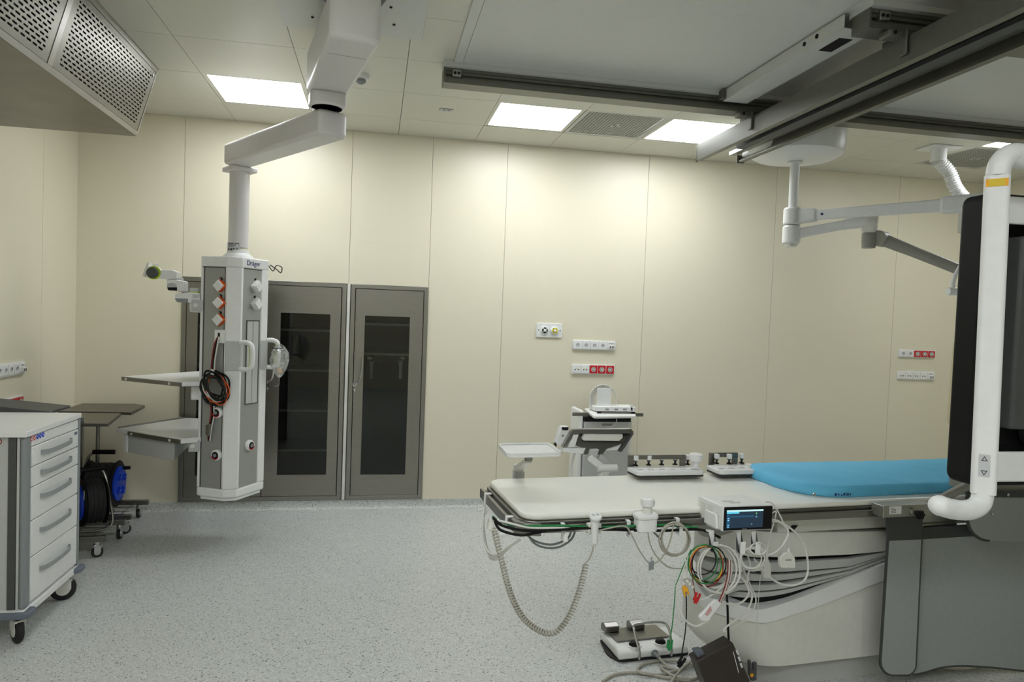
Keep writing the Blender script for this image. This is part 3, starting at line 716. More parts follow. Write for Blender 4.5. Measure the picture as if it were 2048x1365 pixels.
# round gas outlets
for fc, px, py in ((FL, 438, 826), (FL, 438, 911), (FR, 503, 890)):
    c = fc.P(colpx(fc, px), fz(fc, px, py), -.008)
    o = B().lathe([(.036, 0), (.036, .018), (.03, .026), (.024, .026), (.024, .012)], c, fc.N, 28).build('gas_outlet', 'white', t)
    B().lathe([(.023, .014), (.023, .027), (.014, .028)], c, fc.N, 24).build('colour_ring', 'black', o)
    B().lathe([(.012, .026), (.012, .03), (.005, .03)], c, fc.N, 16).build('connector', 'greym', o)
    B().prism([c + fc.N * .0265 + fc.U * (.029 * math.cos(a)) + Vector((0, 0, .029 * math.sin(a))) for a in [PI * 1.1 + PI * .8 * k / 8 for k in range(9)]] + [c + fc.N * .0265 + fc.U * (.024 * math.cos(a)) + Vector((0, 0, .024 * math.sin(a))) for a in [PI * 1.9 - PI * .8 * k / 8 for k in range(9)]], fc.N * .002).build('red_band', 'red', o, smooth=0)
# slider on the right face
ua, ub = colpx(FR, 493), colpx(FR, 518); za, zb_ = fz(FR, 505, 808), fz(FR, 505, 641)
B().ring_prism([FR.P(ua, za, -.008), FR.P(ub, za, -.008), FR.P(ub, zb_, -.008), FR.P(ua, zb_, -.008)], [FR.P(ua + .004, za + .004, -.008), FR.P(ub - .004, za + .004, -.008), FR.P(ub - .004, zb_ - .006, -.008), FR.P(ua + .004, zb_ - .006, -.008)], FR.N * .008).build('vent_frame', 'greyd', t, smooth=0)
um = (ua + ub) / 2
B().prism([FR.P(ua + .006, za + .006, -.008), FR.P(um - .003, za + .006, -.008), FR.P(um - .003, za + .006, -.002), FR.P(ua + .006, za + .006, -.002)], (0, 0, zb_ - za - .014)).prism([FR.P(um + .003, za + .006, -.008), FR.P(ub - .006, za + .006, -.008), FR.P(ub - .006, za + .006, -.002), FR.P(um + .003, za + .006, -.002)], (0, 0, zb_ - za - .014)).build('vent_flap', 'greyl', t)
B().text('ᴠF', .03, FR.P(um, zb_ + .02, -.005), FR.U, (0, 0, 1)).build('lettering', 'print', t) if False else B().text('V-', .028, FR.P(um, zb_ + .02, -.007), FR.U, (0, 0, 1)).build('lettering', 'print', t, smooth=0)
B().text('Dräger', .047, FR.P(FR.w * .52, zt1 + .035, .0008), FR.U, (0, 0, 1), .001).build('lettering', 'navy', t, smooth=0)
lb = B().prism([CL(lx(459), pr_ * .86, zc(505)), CL(lx(482), pr_ * 1.01, zc(505)), CL(lx(482), pr_ * 1.02, zc(505)), CL(lx(459), pr_ * .88, zc(505))], (0, 0, zc(488) - zc(505))).build('rating_label', 'sign', t, smooth=0)
for k, (a0, a1, b0, b1) in enumerate(((.08, .5, .82, .92), (.6, .92, .84, .94), (.08, .7, .66, .74), (.08, .45, .5, .56), (.08, .18, .08, .34), (.24, .4, .08, .3), (.46, .6, .08, .34), (.7, .84, .1, .32))):
    pA, pB = CL(lx(459), pr_ * .885, 0), CL(lx(482), pr_ * 1.025, 0); z_ = lambda q: zc(505) + (zc(488) - zc(505)) * q
    B().prism([pA.lerp(pB, a0) + Vector((0, 0, z_(b0))), pA.lerp(pB, a1) + Vector((0, 0, z_(b0))), pA.lerp(pB, a1) + e_ * .0006 + Vector((0, 0, z_(b0))), pA.lerp(pB, a0) + e_ * .0006 + Vector((0, 0, z_(b0)))], Vector((0, 0, z_(b1) - z_(b0)))).build('label_mark', 'print', lb, smooth=0)
# handles with grey sleeve
def handle(c, N, U, zlo, zhi, out, label=None):
    Z = Vector((0, 0, 1)); pts = [c + Z * zhi, c + Z * (zhi - .0) + N * out * .6, c + Z * (zhi - .03) + N * out, c + Z * (zlo + .03) + N * out, c + Z * zlo + N * out * .6, c + Z * zlo]
    h = B().tube(smooth_path(pts, 8), .016, 12, up=U).build('handle', 'white', t)
    B().tube([p - N * .0135 - U * 0.006 for p in smooth_path(pts, 8)[6:-6]], .005, 6).build('handle_inlay', 'lime', h)
zh0, zh1 = zc(740), zc(681)
mid = lerp2(B_, C_, .5)
B().prism([CL(*p, zh0) for p in ((B_[0] - .004, B_[1] + .003), (C_[0] + .003, C_[1] + .003), (C_[0] + .02, C_[1] - .018), (C_[0], C_[1] - .05), (B_[0], B_[1] - .05))], (0, 0, zh1 - zh0)).build('handle_sleeve', 'greyl', t, bevel=.004)
hN = (e_ * .5 + r_ * .8).normalized()
handle(CL(C_[0] - .0, C_[1] - .005, 0), hN, Vector((0, 0, 1)).cross(hN), zh0 + .015, zh1 - .01, .085)
hN2 = (e_ * .25 + r_ * .97).normalized()
B().prism([CL(*p, zh0) for p in ((D_[0] - .01, D_[1] + .01), (E_[0] + .006, E_[1] + .01), (E_[0] + .006, E_[1] - .06), (E_[0] - .02, E_[1] - .06))], (0, 0, zh1 - zh0)).build('handle_sleeve', 'greyl', t, bevel=.004)
handle(CL(E_[0] - .0, E_[1] - .005, 0), hN2, Vector((0, 0, 1)).cross(hN2), zh0 + .015, zh1 - .0, .075)
# shelves on the left
def onz(px, py, z): return Zp(px, py, z)
SY = Cc.y - .02
def Sd(px, py, dy=0): return Yp(px, py, SY + dy)
zs1 = Sd(365, 765, -.15).z
S1 = [onz(245, 754, zs1), onz(365, 765, zs1), CL(A_[0] + .005, .0, zs1), CL(A_[0] + .0, -.14, zs1)]
s_far = onz(300, 745, zs1)
S1 = [onz(246, 753, zs1), onz(364, 765, zs1), onz(412, 763, zs1), onz(412, 741, zs1)]
S1[2] = onz(410, 764, zs1); S1[3] = onz(408, 742, zs1)
sh1 = B().prism([p + Vector((0, 0, -.028)) for p in S1], (0, 0, .028)).build('shelf', 'white', t, bevel=.004)
def rail_along(a, b, z, h, name, par, th=.01):
    d = (b - a).normalized(); n = d.cross(Vector((0, 0, 1))); a = a - d * .0
    rr = B().prism([a + Vector((0, 0, z)) + n * .002, b + Vector((0, 0, z)) + n * .002, b + Vector((0, 0, z)) + n * (.002 + th), a + Vector((0, 0, z)) + n * (.002 + th)], (0, 0, h)).build(name, 'steel', par, bevel=.001)
    for k in (.08, .82):
        c = a + (b - a) * k + n * (.002 + th) + Vector((0, 0, z + h / 2)); B().cyl(c, c + n * .003, .009, seg=14).build('screw_cap', 'white2', rr)
rail_along(S1[0], S1[1], -.028, .026, 'side_rail', sh1)
B().prism([CL(A_[0] - .05, -.02, zc(802)), CL(A_[0] + .01, -.02, zc(802)), CL(A_[0] + .01, -.1, zc(802)), CL(A_[0] - .05, -.1, zc(802))], (0, 0, zc(775) - zc(802))).build('shelf_bracket', 'white', sh1, bevel=.008)
zs2 = Sd(365, 880, -.15).z
S2 = [onz(234, 857, zs2), onz(362, 878, zs2), onz(411, 874, zs2), onz(411, 838, zs2), onz(375, 836, zs2)]
sh2 = B().prism([p + Vector((0, 0, -.034)) for p in S2], (0, 0, .034)).build('shelf', 'white', t, bevel=.005)
rail_along(S2[0] * .8 + S2[1] * .2, S2[1], -.034, .028, 'side_rail', sh2)
rail_along(S2[4] + Vector((0, 0, .03)), S2[0] + Vector((0.02, 0, .03)), -.034, .012, 'edge_rail', sh2, .02)
zd = Sd(343, 925, -.1).z - zs2
dA, dB = S2[0] * .84 + S2[1] * .16, S2[0] * .12 + S2[1] * .88; back_ = (S2[3] - S2[1])
din = Vector((0, 0, 0)) + (S2[4] - S2[0]).normalized() * .012
dr = B().prism([dA + din + Vector((0, 0, zd)), dB + din + Vector((0, 0, zd - .0)), dB + back_ * .85 + Vector((0, 0, zd)), dA + back_ * .55 + Vector((0, 0, zd))], (0, 0, -zd - .036)).build('drawer', 'greyl', sh2, bevel=.004)
B().prism([dA + din * .2 - (dB - dA).normalized() * .03 + Vector((0, 0, zd)), dA + din * .2 + Vector((0, 0, zd)), dA + din * 3 + Vector((0, 0, zd)), dA + din * 3 - (dB - dA).normalized() * .03 + Vector((0, 0, zd))], (0, 0, -zd - .036)).build('drawer_side_panel', 'white', sh2, bevel=.003)
hd_ = dB + (back_ * .14) + Vector((0, 0, -.065)); B().box(hd_ - Vector((.05, .012, .012)), hd_ + Vector((.03, .008, .014))).build('drawer_latch', 'sign', dr) if False else None
for z0_, z1_ in ((zc(625), zc(603)), (zc(902), zc(878))):
    bb = B().prism([CL(A_[0] - .055, .035, z0_), CL(A_[0] + .012, .045, z0_), CL(A_[0] + .012, .02, z0_), CL(A_[0] - .055, .01, z0_)], (0, 0, z1_ - z0_)).build('clamp_plate', 'greyl', t, bevel=.004)
    c = CL(A_[0] - .03, .04, (z0_ + z1_) / 2); B().cyl(c, c + e_ * .006, .014, seg=18).build('clamp_button', 'white2', bb)

# monitor arm on the column
ma = thing('jointed_device_holder', 'white jointed equipment arm with lime rings on the left of the supply column', 'support arm', CL(A_[0] - .06, 0, zc(615)))
dd = .03
def MP(px, py, o=0.0): return Yp(px, py, Cc.y - dd - o)
def slab(b, pxs, o0, th): b.prism([MP(x, y, o0) for x, y in pxs], (0, th, 0)); return b
slab(B(), [(379, 606), (402, 606), (402, 626), (379, 624)], .03, .07).build('mount_block', 'white', ma, bevel=.004)
j1 = slab(B(), [(350, 588), (380, 585), (399, 587), (400, 606), (380, 606), (354, 605), (349, 599)], .05, .11).build('arm_link', 'white', ma, bevel=.004)
slab(B(), [(349, 597), (376, 598), (376, 606), (354, 605)], .052, .11).build('underside_cover', 'greym', j1, bevel=.002)
a0 = MP(389.5, 586, 0); rr_ = .031
B().cyl(a0 + Vector((0, 0, -.002)), a0 + Vector((0, 0, .006)), rr_ * .97, seg=28).build('joint_ring', 'lime', j1)
B().lathe([(rr_, .006), (rr_, .025), (rr_ * .9, .032)], a0, (0, 0, 1), 28).build('joint_cap', 'greyl', j1)
slab(B(), [(385, 589), (398, 589), (398, 597), (385, 597)], .051, .001).build('type_label', 'sign', j1, smooth=0)
j2 = slab(B(), [(333, 559), (352, 559), (368, 563), (368, 583), (352, 583), (336, 581), (333, 574)], .06, .11).build('arm_link', 'white', ma, bevel=.005)
slab(B(), [(334, 575), (354, 575), (354, 582), (336, 581)], .062, .11).build('joint_opening', 'hole', j2, bevel=.002)
slab(B(), [(334, 570), (338, 567), (345, 566), (352, 569), (354, 575), (334, 575)], .064, .01).build('joint_shell', 'greyl', j2)
a0 = MP(359, 563, 0); B().cyl(a0 + Vector((0, 0, -.002)), a0 + Vector((0, 0, .005)), .024, seg=24).build('joint_ring', 'lime', j2); B().lathe([(.024, .005), (.024, .018), (.02, .024)], a0, (0, 0, 1), 24).build('joint_cap', 'greyl', j2)
slab(B(), [(322, 540), (344, 540), (353, 544), (353, 558), (338, 559), (316, 557)], .07, .1).build('arm_link', 'white', ma, bevel=.004)
hd = slab(B(), [(295, 532), (311, 534), (323, 542), (316, 557), (300, 555), (286, 553), (289, 543)], .06, .08).build('tilt_head', 'white', ma, bevel=.005)
c = MP(308, 546, .062); B().lathe([(.043, 0), (.043, .01)], c, (0, -1, 0), 32).build('joint_ring', 'lime', hd); B().lathe([(.036, .01), (.036, .024), (.03, .028)], c + Vector((-.004, 0, 0)), (0, -1, 0), 10).build('tilt_knob', 'greyd', hd)
slab(B(), [(294, 524), (312, 527), (310, 537), (296, 534)], .0, .06).build('mounting_plate', 'white2', ma, bevel=.002)
slab(B(), [(294, 525), (298, 526), (289, 554), (284, 553)], .075, .13).build('mounting_face', 'white2', ma, bevel=.002)

# cables on the column
def cable_thing(name, label, cat, pts, r, m, group=None, closed=False, seg=8, n=8):
    o = B().tube(smooth_path(pts, n, closed), r, seg, closed).build(name, m, None); return tag(o, label, cat, group)
def colp(px, py, n=.02): fc = FL; rr = ray(px, py); k = (fc.a + fc.N * n - CAM).dot(fc.N) / rr.dot(fc.N); return CAM + rr * k
t2 = thing('cable_bundle', 'coil of black, orange and cream cables hanging on the left face of the column', 'cable', colp(430, 775))
for k, (m, col) in enumerate((('black', 0), ('rubber', 1), ('orange', 2), ('cable', 3), ('black', 4), ('rubber', 5))):
    rng = random.Random(k); lp = []; ox, oy = rng.uniform(-4, 4), rng.uniform(-6, 6)
    for a in range(26):
        th = 2 * PI * a / 12; R = 1 + .13 * math.sin(a * 1.3 + k * 2)
        lp.append(colp(430 + ox + (25 - k * 1.2) * R * math.cos(th + k), 774 + oy + (31 - k * 1.5) * R * math.sin(th + k * 1.1), .032 + .006 * k + .003 * rng.random()))
    B().tube(smooth_path(lp, 5), .004 if m in ('orange', 'cable') else .0064, 7).build('cable_loop', m, t2)
for k, (m, dx) in enumerate((('black', 0), ('darkred', -3), ('cable', 3))):
    B().tube(smooth_path([colp(437 + dx * .3, 674, .006), colp(432 + dx, 690, .02), colp(427 + dx, 720, .016), colp(425 + dx, 748, .03)], 6), .005, 7).build('cable_tail', m, t2)
    B().tube(smooth_path([colp(424 + dx, 806, .03), colp(425 + dx, 830, .015), colp(420 + dx, 858, .015), colp(418 + dx * .6, 882, .015)], 6), .0045, 7).build('cable_tail', m, t2)
B().tube([colp(421, 741, .05), colp(429, 750, .055)], .014, 8, flat=.5).build('cable_tie', 'white', t2)
B().prism([colp(414, 850, .02), colp(423, 848, .02), colp(421, 872, .02), colp(414, 870, .02)], FL.N * .015).build('plug', 'steel', t2, bevel=.003)
# bag and hook on the right
t = thing('plastic_bag', 'small clear plastic bag with yellow contents hanging from the right handle', 'bag', CL(E_[0] + .05, 0, zc(690)))
bg = B(); c = CL(E_[0] + .085, -.02, 0)
prof = [(.012, zc(688)), (.035, zc(693)), (.052, zc(705)), (.06, zc(720)), (.052, zc(735)), (.03, zc(748)), (.008, zc(757))]
sg = 18; rings = []
for r, z in prof: rings.append([bg.bm.verts.new(c + Vector((0, 0, z)) + r_ * (r * math.cos(2 * PI * k / sg) * (1 + .15 * math.sin(k * 2.3 + z * 40))) + e_ * (r * .45 * math.sin(2 * PI * k / sg))) for k in range(sg)])
for a, b in zip(rings, rings[1:]):
    for k in range(sg): bg.face([a[k], a[(k + 1) % sg], b[(k + 1) % sg], b[k]])
bg.build('film', 'film', t)
B().ball(c + Vector((0, 0, zc(742))), .022, scale=(.7, .5, 1)).build('yellow_content', 'gold', t)
B().tube(smooth_path([CL(E_[0] + .02, .06, zc(692)), CL(E_[0] + .06, .075, zc(696)), CL(E_[0] + .1, .04, zc(694)), CL(E_[0] + .085, -.01, zc(689))], 6), .003, 6).build('tie', 'black', t)
B().tube([c + Vector((0, 0, zc(755))), c + Vector((0, 0, zc(772))), c + r_ * -.03 + Vector((0, 0, zc(776)))], .002, 6).build('string', 'cableg', t)
t = tag(B().tube(smooth_path([CL(E_[0], -.06, zc(528)), CL(E_[0] + .03, -.07, zc(538)), CL(E_[0] + .05, -.06, zc(527)), CL(E_[0] + .085, -.05, zc(530)), CL(E_[0] + .08, -.05, zc(541)), CL(E_[0] + .05, -.06, zc(534)), CL(E_[0] + .01, -.07, zc(526))], 8), .004, 6).build('cable_hook', 'greyd'), 'small looped grey cord sticking out at the top right of the supply column', 'cord')

#==LAMP
dc = Vector((2.93, 4.5, 0)); dc = Yp(1590, 330, 4.5); dc.z = 0
t = thing('surgical_lamp_mount', 'round white ceiling canopy with rod and two white swing arms for a surgical lamp', 'surgical lamp', (dc.x, dc.y, H))
rad = .5 * (Yp(1673, 300, 4.5) - Yp(1505, 300, 4.5)).length
B().lathe([(rad, H - .004), (rad * .985, 2.86), (rad * .94, 2.81), (rad * .8, 2.785), (.05, 2.765)], dc, (0, 0, 1), 56).build('ceiling_canopy', 'white', t)
B().lathe([(.05, 2.763), (.05, 2.75)], dc, (0, 0, 1), 28).build('rod_collar', 'white', t)
zz = lambda py, px=1583: Yp(px, py, 4.5).z
B().cyl(dc + Vector((0, 0, zz(420))), dc + Vector((0, 0, 2.76)), .03, .033, seg=28).build('rod', 'white', t)
zu0, zu1 = zz(450), zz(416); zl0, zl1 = zz(488), zz(452)
lxo = dc + Vector((0, 0, 0))
def hub(z0, z1, name='hub', r=.06): return B().lathe([(r * .9, z0), (r, z0 + .008), (r, z1 - .012), (r * .85, z1)], lxo, (0, 0, 1), 32).build(name, 'white', t)
hub(zu0, zu1); hub(zl0, zl1)
B().lathe([(.038, zl0 - .02), (.042, zl0)], lxo, (0, 0, 1), 24).build('hub_cap', 'white2', t)
def beam(b, a, c, wa, ha, wc, hc):
    a, c = Vector(a), Vector(c); d = (c - a).normalized(); s = d.cross(Vector((0, 0, 1))).normalized(); u = s.cross(d)
    q = [[b.bm.verts.new(p + s * (w_ / 2 * i) + u * (h_ / 2 * j)) for i, j in ((-1, -1), (1, -1), (1, 1), (-1, 1))] for p, w_, h_ in ((a, wa, ha), (c, wc, hc))]
    b.face(q[0][::-1]); b.face(q[1])
    for k in range(4): b.face([q[0][k], q[0][(k + 1) % 4], q[1][(k + 1) % 4], q[1][k]])
    return b
ua_, ub_ = lxo + Vector((.02, 0, (zu0 + zu1) / 2)), Zp(1900, 410, (zu0 + zu1) / 2 + .01)
uarm = beam(B(), ua_ + (ub_ - ua_).normalized() * .13, ub_, .05, .065, .055, .075).build('upper_arm', 'white', t, bevel=.01, seg=3)
beam(B(), ua_, ua_ + (ub_ - ua_).normalized() * .15, .1, .1, .07, .085).build('arm_root', 'white', uarm, bevel=.012, seg=3)
ue = Zp(1985, 404, (zu0 + zu1) / 2 + .01)
beam(B(), ub_ - (ub_ - ua_).normalized() * .05, ue, .085, .1, .1, .11).build('arm_head', 'white', uarm, bevel=.02, seg=3)
q = Zp(1933, 440, ub_.z - .07); B().cyl(q + Vector((0, 0, .05)), q + Vector((0, 0, -.08)), .045, seg=24).build('joint', 'white2', uarm)
s_ = ua_ + (ub_ - ua_).normalized() * .19; nn = (ub_ - ua_).normalized().cross(Vector((0, 0, 1))); B().cyl(s_ + nn * .024, s_ + nn * .028, .009, seg=14).build('screw', 'navy', uarm)
la = lxo + Vector((0, 0, (zl0 + zl1) / 2)); lb_ = Zp(1740, 440, la.z + .1)
larm = beam(B(), la, lb_ - (lb_ - la).normalized() * .03, .055, .065, .055, .06).build('lower_arm', 'white', t, bevel=.01, seg=3)
beam(B(), lb_ - (lb_ - la) * .35, lb_, .06, .065, .075, .09).build('arm_head', 'white', larm, bevel=.012, seg=3)
B().lathe([(.042, -.09), (.05, -.07), (.055, .05), (.05, .065)], lb_, (0, 0, 1), 28).build('joint_housing', 'white2', larm)
g0 = lb_ + Vector((0, 0, -.09)); B().lathe([(.042, -.1), (.046, -.06), (.046, 0)], g0, (0, 0, 1), 24).build('joint_base', 'armgrey', larm)
sy = g0.y; ga = Yp(1762, 478, sy - .03); gb = Yp(1985, 566, sy - .6)
dg = (gb - ga).normalized(); sn = dg.cross(Vector((0, 0, 1))).normalized()
sp = B(); sp.tube([ga + dg * (L_ * (gb - ga).length) for L_ in (0, .3, .6, 1)], [.046, .038, .036, .034], 16, flat=.8); sarm = sp.build('spring_arm', 'armgrey', t, bevel=0)
B().cyl(ga + sn * -.05, ga + sn * .05, .052, seg=28).build('pivot', 'armgrey', sarm)
# lamp head, mostly hidden behind the display
lh = gb + Vector((.12, .02, -.32))
tl = thing('operating_light', 'white surgical lamp head with curved yoke, mostly hidden behind the display', 'surgical lamp', lh)
y1, y2 = Yp(1896, 583, gb.y), Yp(1960, 583, gb.y)
B().lathe([(.02, 0), (.024, .01), (.024, .12), (.022, .125), (.022, .13), (.024, .135), (.024, .2)], y1, y2 - y1, 24).build('grip', 'white', tl)
B().tube(smooth_path([Yp(1905, 577, gb.y), Yp(1906, 563, gb.y), Yp(1914, 545, gb.y), Yp(1935, 525, gb.y), gb], 8), .013, 12).build('yoke', 'white', tl)
B().lathe([(.16, 0), (.25, .03), (.27, .07), (.2, .12), (.05, .15)], y2 + Vector((.3, .05, -.08)), (0, 0, 1), 40).build('lamp_housing', 'white', tl)
B().cyl(y2 + Vector((.3, .05, -.082)), y2 + Vector((.3, .05, -.078)), .155, seg=40).build('lamp_lens', 'lens', tl)
# ceiling hose
hp0 = (Zp(1850, 292, H) + Zp(1930, 292, H)) / 2 + Vector((0, .06, 0))
t = thing('ceiling_hose', 'white corrugated hose bending down from a square ceiling plate at the right', 'hose', hp0)
B().box(hp0 + Vector((-.13, -.1, -.012)), hp0 + Vector((.13, .1, -.0005))).build('ceiling_plate', 'white', t, bevel=.003)
B().lathe([(.062, -.012), (.058, -.02), (.058, -.1), (.052, -.11)], hp0, (0, 0, 1), 32).build('collar', 'white', t)
hpt = smooth_path([hp0 + Vector((0, 0, -.1)), Yp(1898, 345, hp0.y), Yp(1911, 375, hp0.y - .03), Yp(1930, 398, hp0.y - .07), Yp(1965, 425, hp0.y - .1)], 22)
B().tube(hpt, [.047 + .005 * (1 if k % 3 == 0 else -.4) for k in range(len(hpt))], 20).build('corrugated_tube', 'white', t)

#==CART
cxr = -1.575; cz = .995
cn, cf = Xp(50, 869, cxr), Xp(157, 822, cxr); cz = (cn.z + cf.z) / 2; yn, yfr = cn.y, cf.y
cxl = XL + .04
t = thing('drawer_cart', 'white five-drawer medical cart on casters with grey corner posts at the left edge', 'medical cart', ((cxr + cxl) / 2, (yn + yfr) / 2, 0))
B().box((cxl, yn - .012, cz - .028), (cxr + .012, yfr + .012, cz)).build('worktop', 'white', t, bevel=.004)
zb = Xp(55, 1213, cxr).z
B().box((cxl, yn + .012, zb), (cxr - .006, yfr - .004, cz - .028)).build('body', 'greyl', t, bevel=.003)
ztop_ = Xp(60, 896, cxr).z
zs = [cz - .03] + [Xp(56, py, cxr).z for py in (896, 937, 978, 1045, 1118)] + [zb + .012]
ya, yb_ = yn + .055, yfr - .02
tp = B().box((cxr - .006, ya, zs[1] + .002), (cxr + .006, yb_, zs[0] - .002)).build('top_strip', 'white', t, bevel=.002)
for k in range(1, 6):
    d = B().box((cxr - .006, ya, zs[k + 1] + .0025), (cxr + .008, yb_, zs[k] - .0025)).build('drawer', 'white', t, bevel=.003)
    zm = zs[k] - .042 if zs[k] - zs[k + 1] < .12 else zs[k] - (zs[k] - zs[k + 1]) * .38
    ym, hw = (ya + yb_) / 2 - .01, .165
    pts = [Vector((cxr + .008, ym - hw, zm)), Vector((cxr + .02, ym - hw + .004, zm)), Vector((cxr + .03, ym - hw * .82, zm - .002)), Vector((cxr + .036, ym - hw * .4, zm - .003)), Vector((cxr + .036, ym + hw * .4, zm - .003)), Vector((cxr + .03, ym + hw * .82, zm - .002)), Vector((cxr + .02, ym + hw - .004, zm)), Vector((cxr + .008, ym + hw, zm))]
    sp = smooth_path(pts, 6); hb_ = B()
    hb_.prism([p + Vector((0, 0, -.011)) for p in sp] + [p + Vector((-.004, 0, -.011)) for p in reversed(sp)], (0, 0, .022)); hb_.build('drawer_handle', 'strap', d, smooth=50)
B().box((cxr - .02, yn - .004, zb), (cxr + .008, yn + .05, cz - .03)).build('corner_post', 'greym', t, bevel=.014, seg=4)
B().box((cxr - .012, yfr - .016, zb), (cxr + .012, yfr + .004, cz - .03)).build('corner_post', 'greym', t, bevel=.006, seg=3)
B().box((cxr - .07, yn + .0, zb), (cxr - .035, yn + .02, cz - .03)).build('side_channel', 'greyd', t, bevel=.003)
B().box((cxr - .033, yn + .002, zb), (cxr - .022, yn + .02, cz - .03)).build('side_channel', 'greyl', t, bevel=.001)
B().box((cxl, yn - .02, zb - .035), (cxr + .012, yfr + .01, zb)).build('base', 'white', t, bevel=.004)
for yy, n_ in ((yn + .0, 0), (yfr - .02, 1)):
    B().prism(round_poly([(cxr - .14, yy - .045, zb - .03), (cxr + .04, yy - .045, zb - .03), (cxr + .04, yy + .05, zb - .03), (cxr - .0, yy + .05, zb - .03), (cxr - .02, yy - .005, zb - .03), (cxr - .14, yy - .005, zb - .03)], [.01, .04, .02, .01, .01, .01], 4), (0, 0, .028)).build('bumper', 'greyblue', t, bevel=.006, seg=3)
def caster(parent, c, r, h, wh='rubber', hs='white2', w_=.03, ang=0.0):
    R = Matrix.Translation(c) @ Matrix.Rotation(ang, 4, 'Z')
    cs_ = bpy.data.objects
    fork = B(); bm_ = fork
    fork.lathe([(.018, h), (.018, h - .02)], c, (0, 0, 1), 16)
    for s in (-1, 1):
        fork.box((-r * .55, s * (w_ / 2 + .004) - .002, r * .9), (r * .6, s * (w_ / 2 + .004) + .002, h - .02), R) if s else 0
    fork.box((-r * .7, -w_ / 2 - .006, h - .028), (r * .7, w_ / 2 + .006, h - .018), R)
    f = fork.build('caster', hs, parent, bevel=.002)
    ax = R.to_3x3() @ Vector((0, 1, 0)); wc = c + Vector((0, 0, r))
    B().lathe([(r * .86, -w_ / 2), (r, -w_ / 2 + .006), (r, w_ / 2 - .006), (r * .86, w_ / 2)], wc, ax, 32).build('wheel', wh, f)
    B().lathe([(r * .55, -w_ / 2 - .003), (r * .55, w_ / 2 + .003)], wc, ax, 24).build('wheel_hub', hs, f)
    return f
for x_, y_ in ((cxr - .04, yn + .04), (cxr - .04, yfr - .06), (cxl + .08, yn + .04), (cxl + .08, yfr - .06)): caster(t, Vector((x_, y_, 0)), .062, zb - .036, ang=.35 if y_ > 3.8 else -.9, w_=.034)
# back guard, handle, hinge knob, stickers
B().prism([(cxl, yfr + .014, cz - .01), (cxl + .46, yfr + .014, cz - .01), (cxl + .46, yfr + .014, cz + .004), (cxl, yfr + .014, cz + .05)], (0, .26, 0)).build('rear_lid', 'greyd', t, bevel=.003)
B().cyl((cxr - .0, yfr + .012, cz - .045), (cxr + .02, yfr + .02, cz - .045), .018, seg=16).build('hinge_knob', 'greyd', t)
B().tube([(cxl, yn - .05, cz + .01), (cxr - .17, yn - .05, cz - .01)], .014, 10).build('push_handle', 'greyd', t)
B().cyl((cxr - .175, yn - .066, cz - .01), (cxr - .175, yn - .0, cz - .01), .018, seg=16).build('handle_joint', 'greyd', t)
def sticker(par, c, U, N, r, ring, inner):
    Z = Vector((0, 0, 1)); s = B().lathe([(r, 0), (r, .0008), (r * .72, .001)], c, N, 20).build('pictogram', ring, par, smooth=0)
    B().lathe([(r * .7, .0009), (r * .7, .0012)], c, N, 16).build('pictogram_centre', inner, s, smooth=0)
    B().prism([c + N * .0013 + U * (-.5 * r) + Z * (.35 * r), c + N * .0013 + U * (-.35 * r) + Z * (.5 * r), c + N * .0013 + U * (.5 * r) + Z * (-.35 * r), c + N * .0013 + U * (.35 * r) + Z * (-.5 * r)], N * .0005).build('pictogram_bar', ring if inner != 'blue' else 'white', s, smooth=0)
for k, (rg, inn) in enumerate((('red', 'white'), ('red', 'white'), ('blue', 'blue'), ('blue', 'blue'), ('blue', 'blue'))):
    c = Xp(64, 878, cxr + .0062); sticker(tp, c + Vector((0, .028 * k, 0)), Vector((0, 1, 0)), Vector((1, 0, 0)), .0125, rg, inn)
for k in range(2): sticker(t, Vector((cxr - .115 - .034 * k, yn + .011, Yp(8, 885, yn).z)), Vector((1, 0, 0)), Vector((0, -1, 0)), .015, 'darkred', 'white')
B().box((cxr + .0083, yb_ - .05, zs[1] - .028), (cxr + .0088, yb_ - .015, zs[1] - .012)).build('maker_label', 'greyblue', t, smooth=0)

#==STEEL TABLES
def steel_table(label, top, zt, legs, wheels):
    c = sum(top, Vector()) / len(top); t = thing('instrument_table', label, 'table', (c.x, c.y, 0), group='steel instrument tables in the left corner')
    B().prism([p + Vector((0, 0, -.022)) for p in top], (0, 0, .022)).build('tabletop', 'steeld', t, bevel=.004)
    y0, y1 = min(p.y for p in top) + .03, max(p.y for p in top) - .03; x0, x1 = XL + .06, max(w_[0] for w_ in wheels)
    for x, y in legs: B().cyl((x, y, .13), (x, y, zt - .022), .013, seg=16).build('leg', 'steel', t)
    for yy in (wheels[0][1], wheels[1][1]):
        B().box((x0, yy - .015, .1), (x1 + .035, yy + .015, .135)).build('base_rail', 'steel', t, bevel=.002)
    B().box((x0, wheels[0][1] + .015, .105), (x0 + .03, wheels[1][1] - .015, .13)).build('base_crossbar', 'steel', t, bevel=.002)
    wr = B()
    ya_, yb2 = wheels[0][1] + .015, wheels[1][1] - .015
    for k in range(3): x = x0 + (x1 - x0) * (.35 + .27 * k); wr.cyl((x, ya_, .118), (x, yb2, .118), .0035, seg=6)
    for k in range(2): y = ya_ + (yb2 - ya_) * (k + 1) / 3; wr.cyl((x0 + .03, y, .118), (x1 - .02, y, .118), .0035, seg=6)
    wr.build('wire_shelf', 'steel', t)
    for k, (x, y) in enumerate(wheels): caster(t, Vector((x, y, 0)), .034, .1, hs='chrome', w_=.02, ang=.5 + k); 
    for k, (x, y) in enumerate(wheels): caster(t, Vector((x0 + .04, y, 0)), .034, .1, hs='chrome', w_=.02, ang=-.4 + k)
    return t
zt = .85
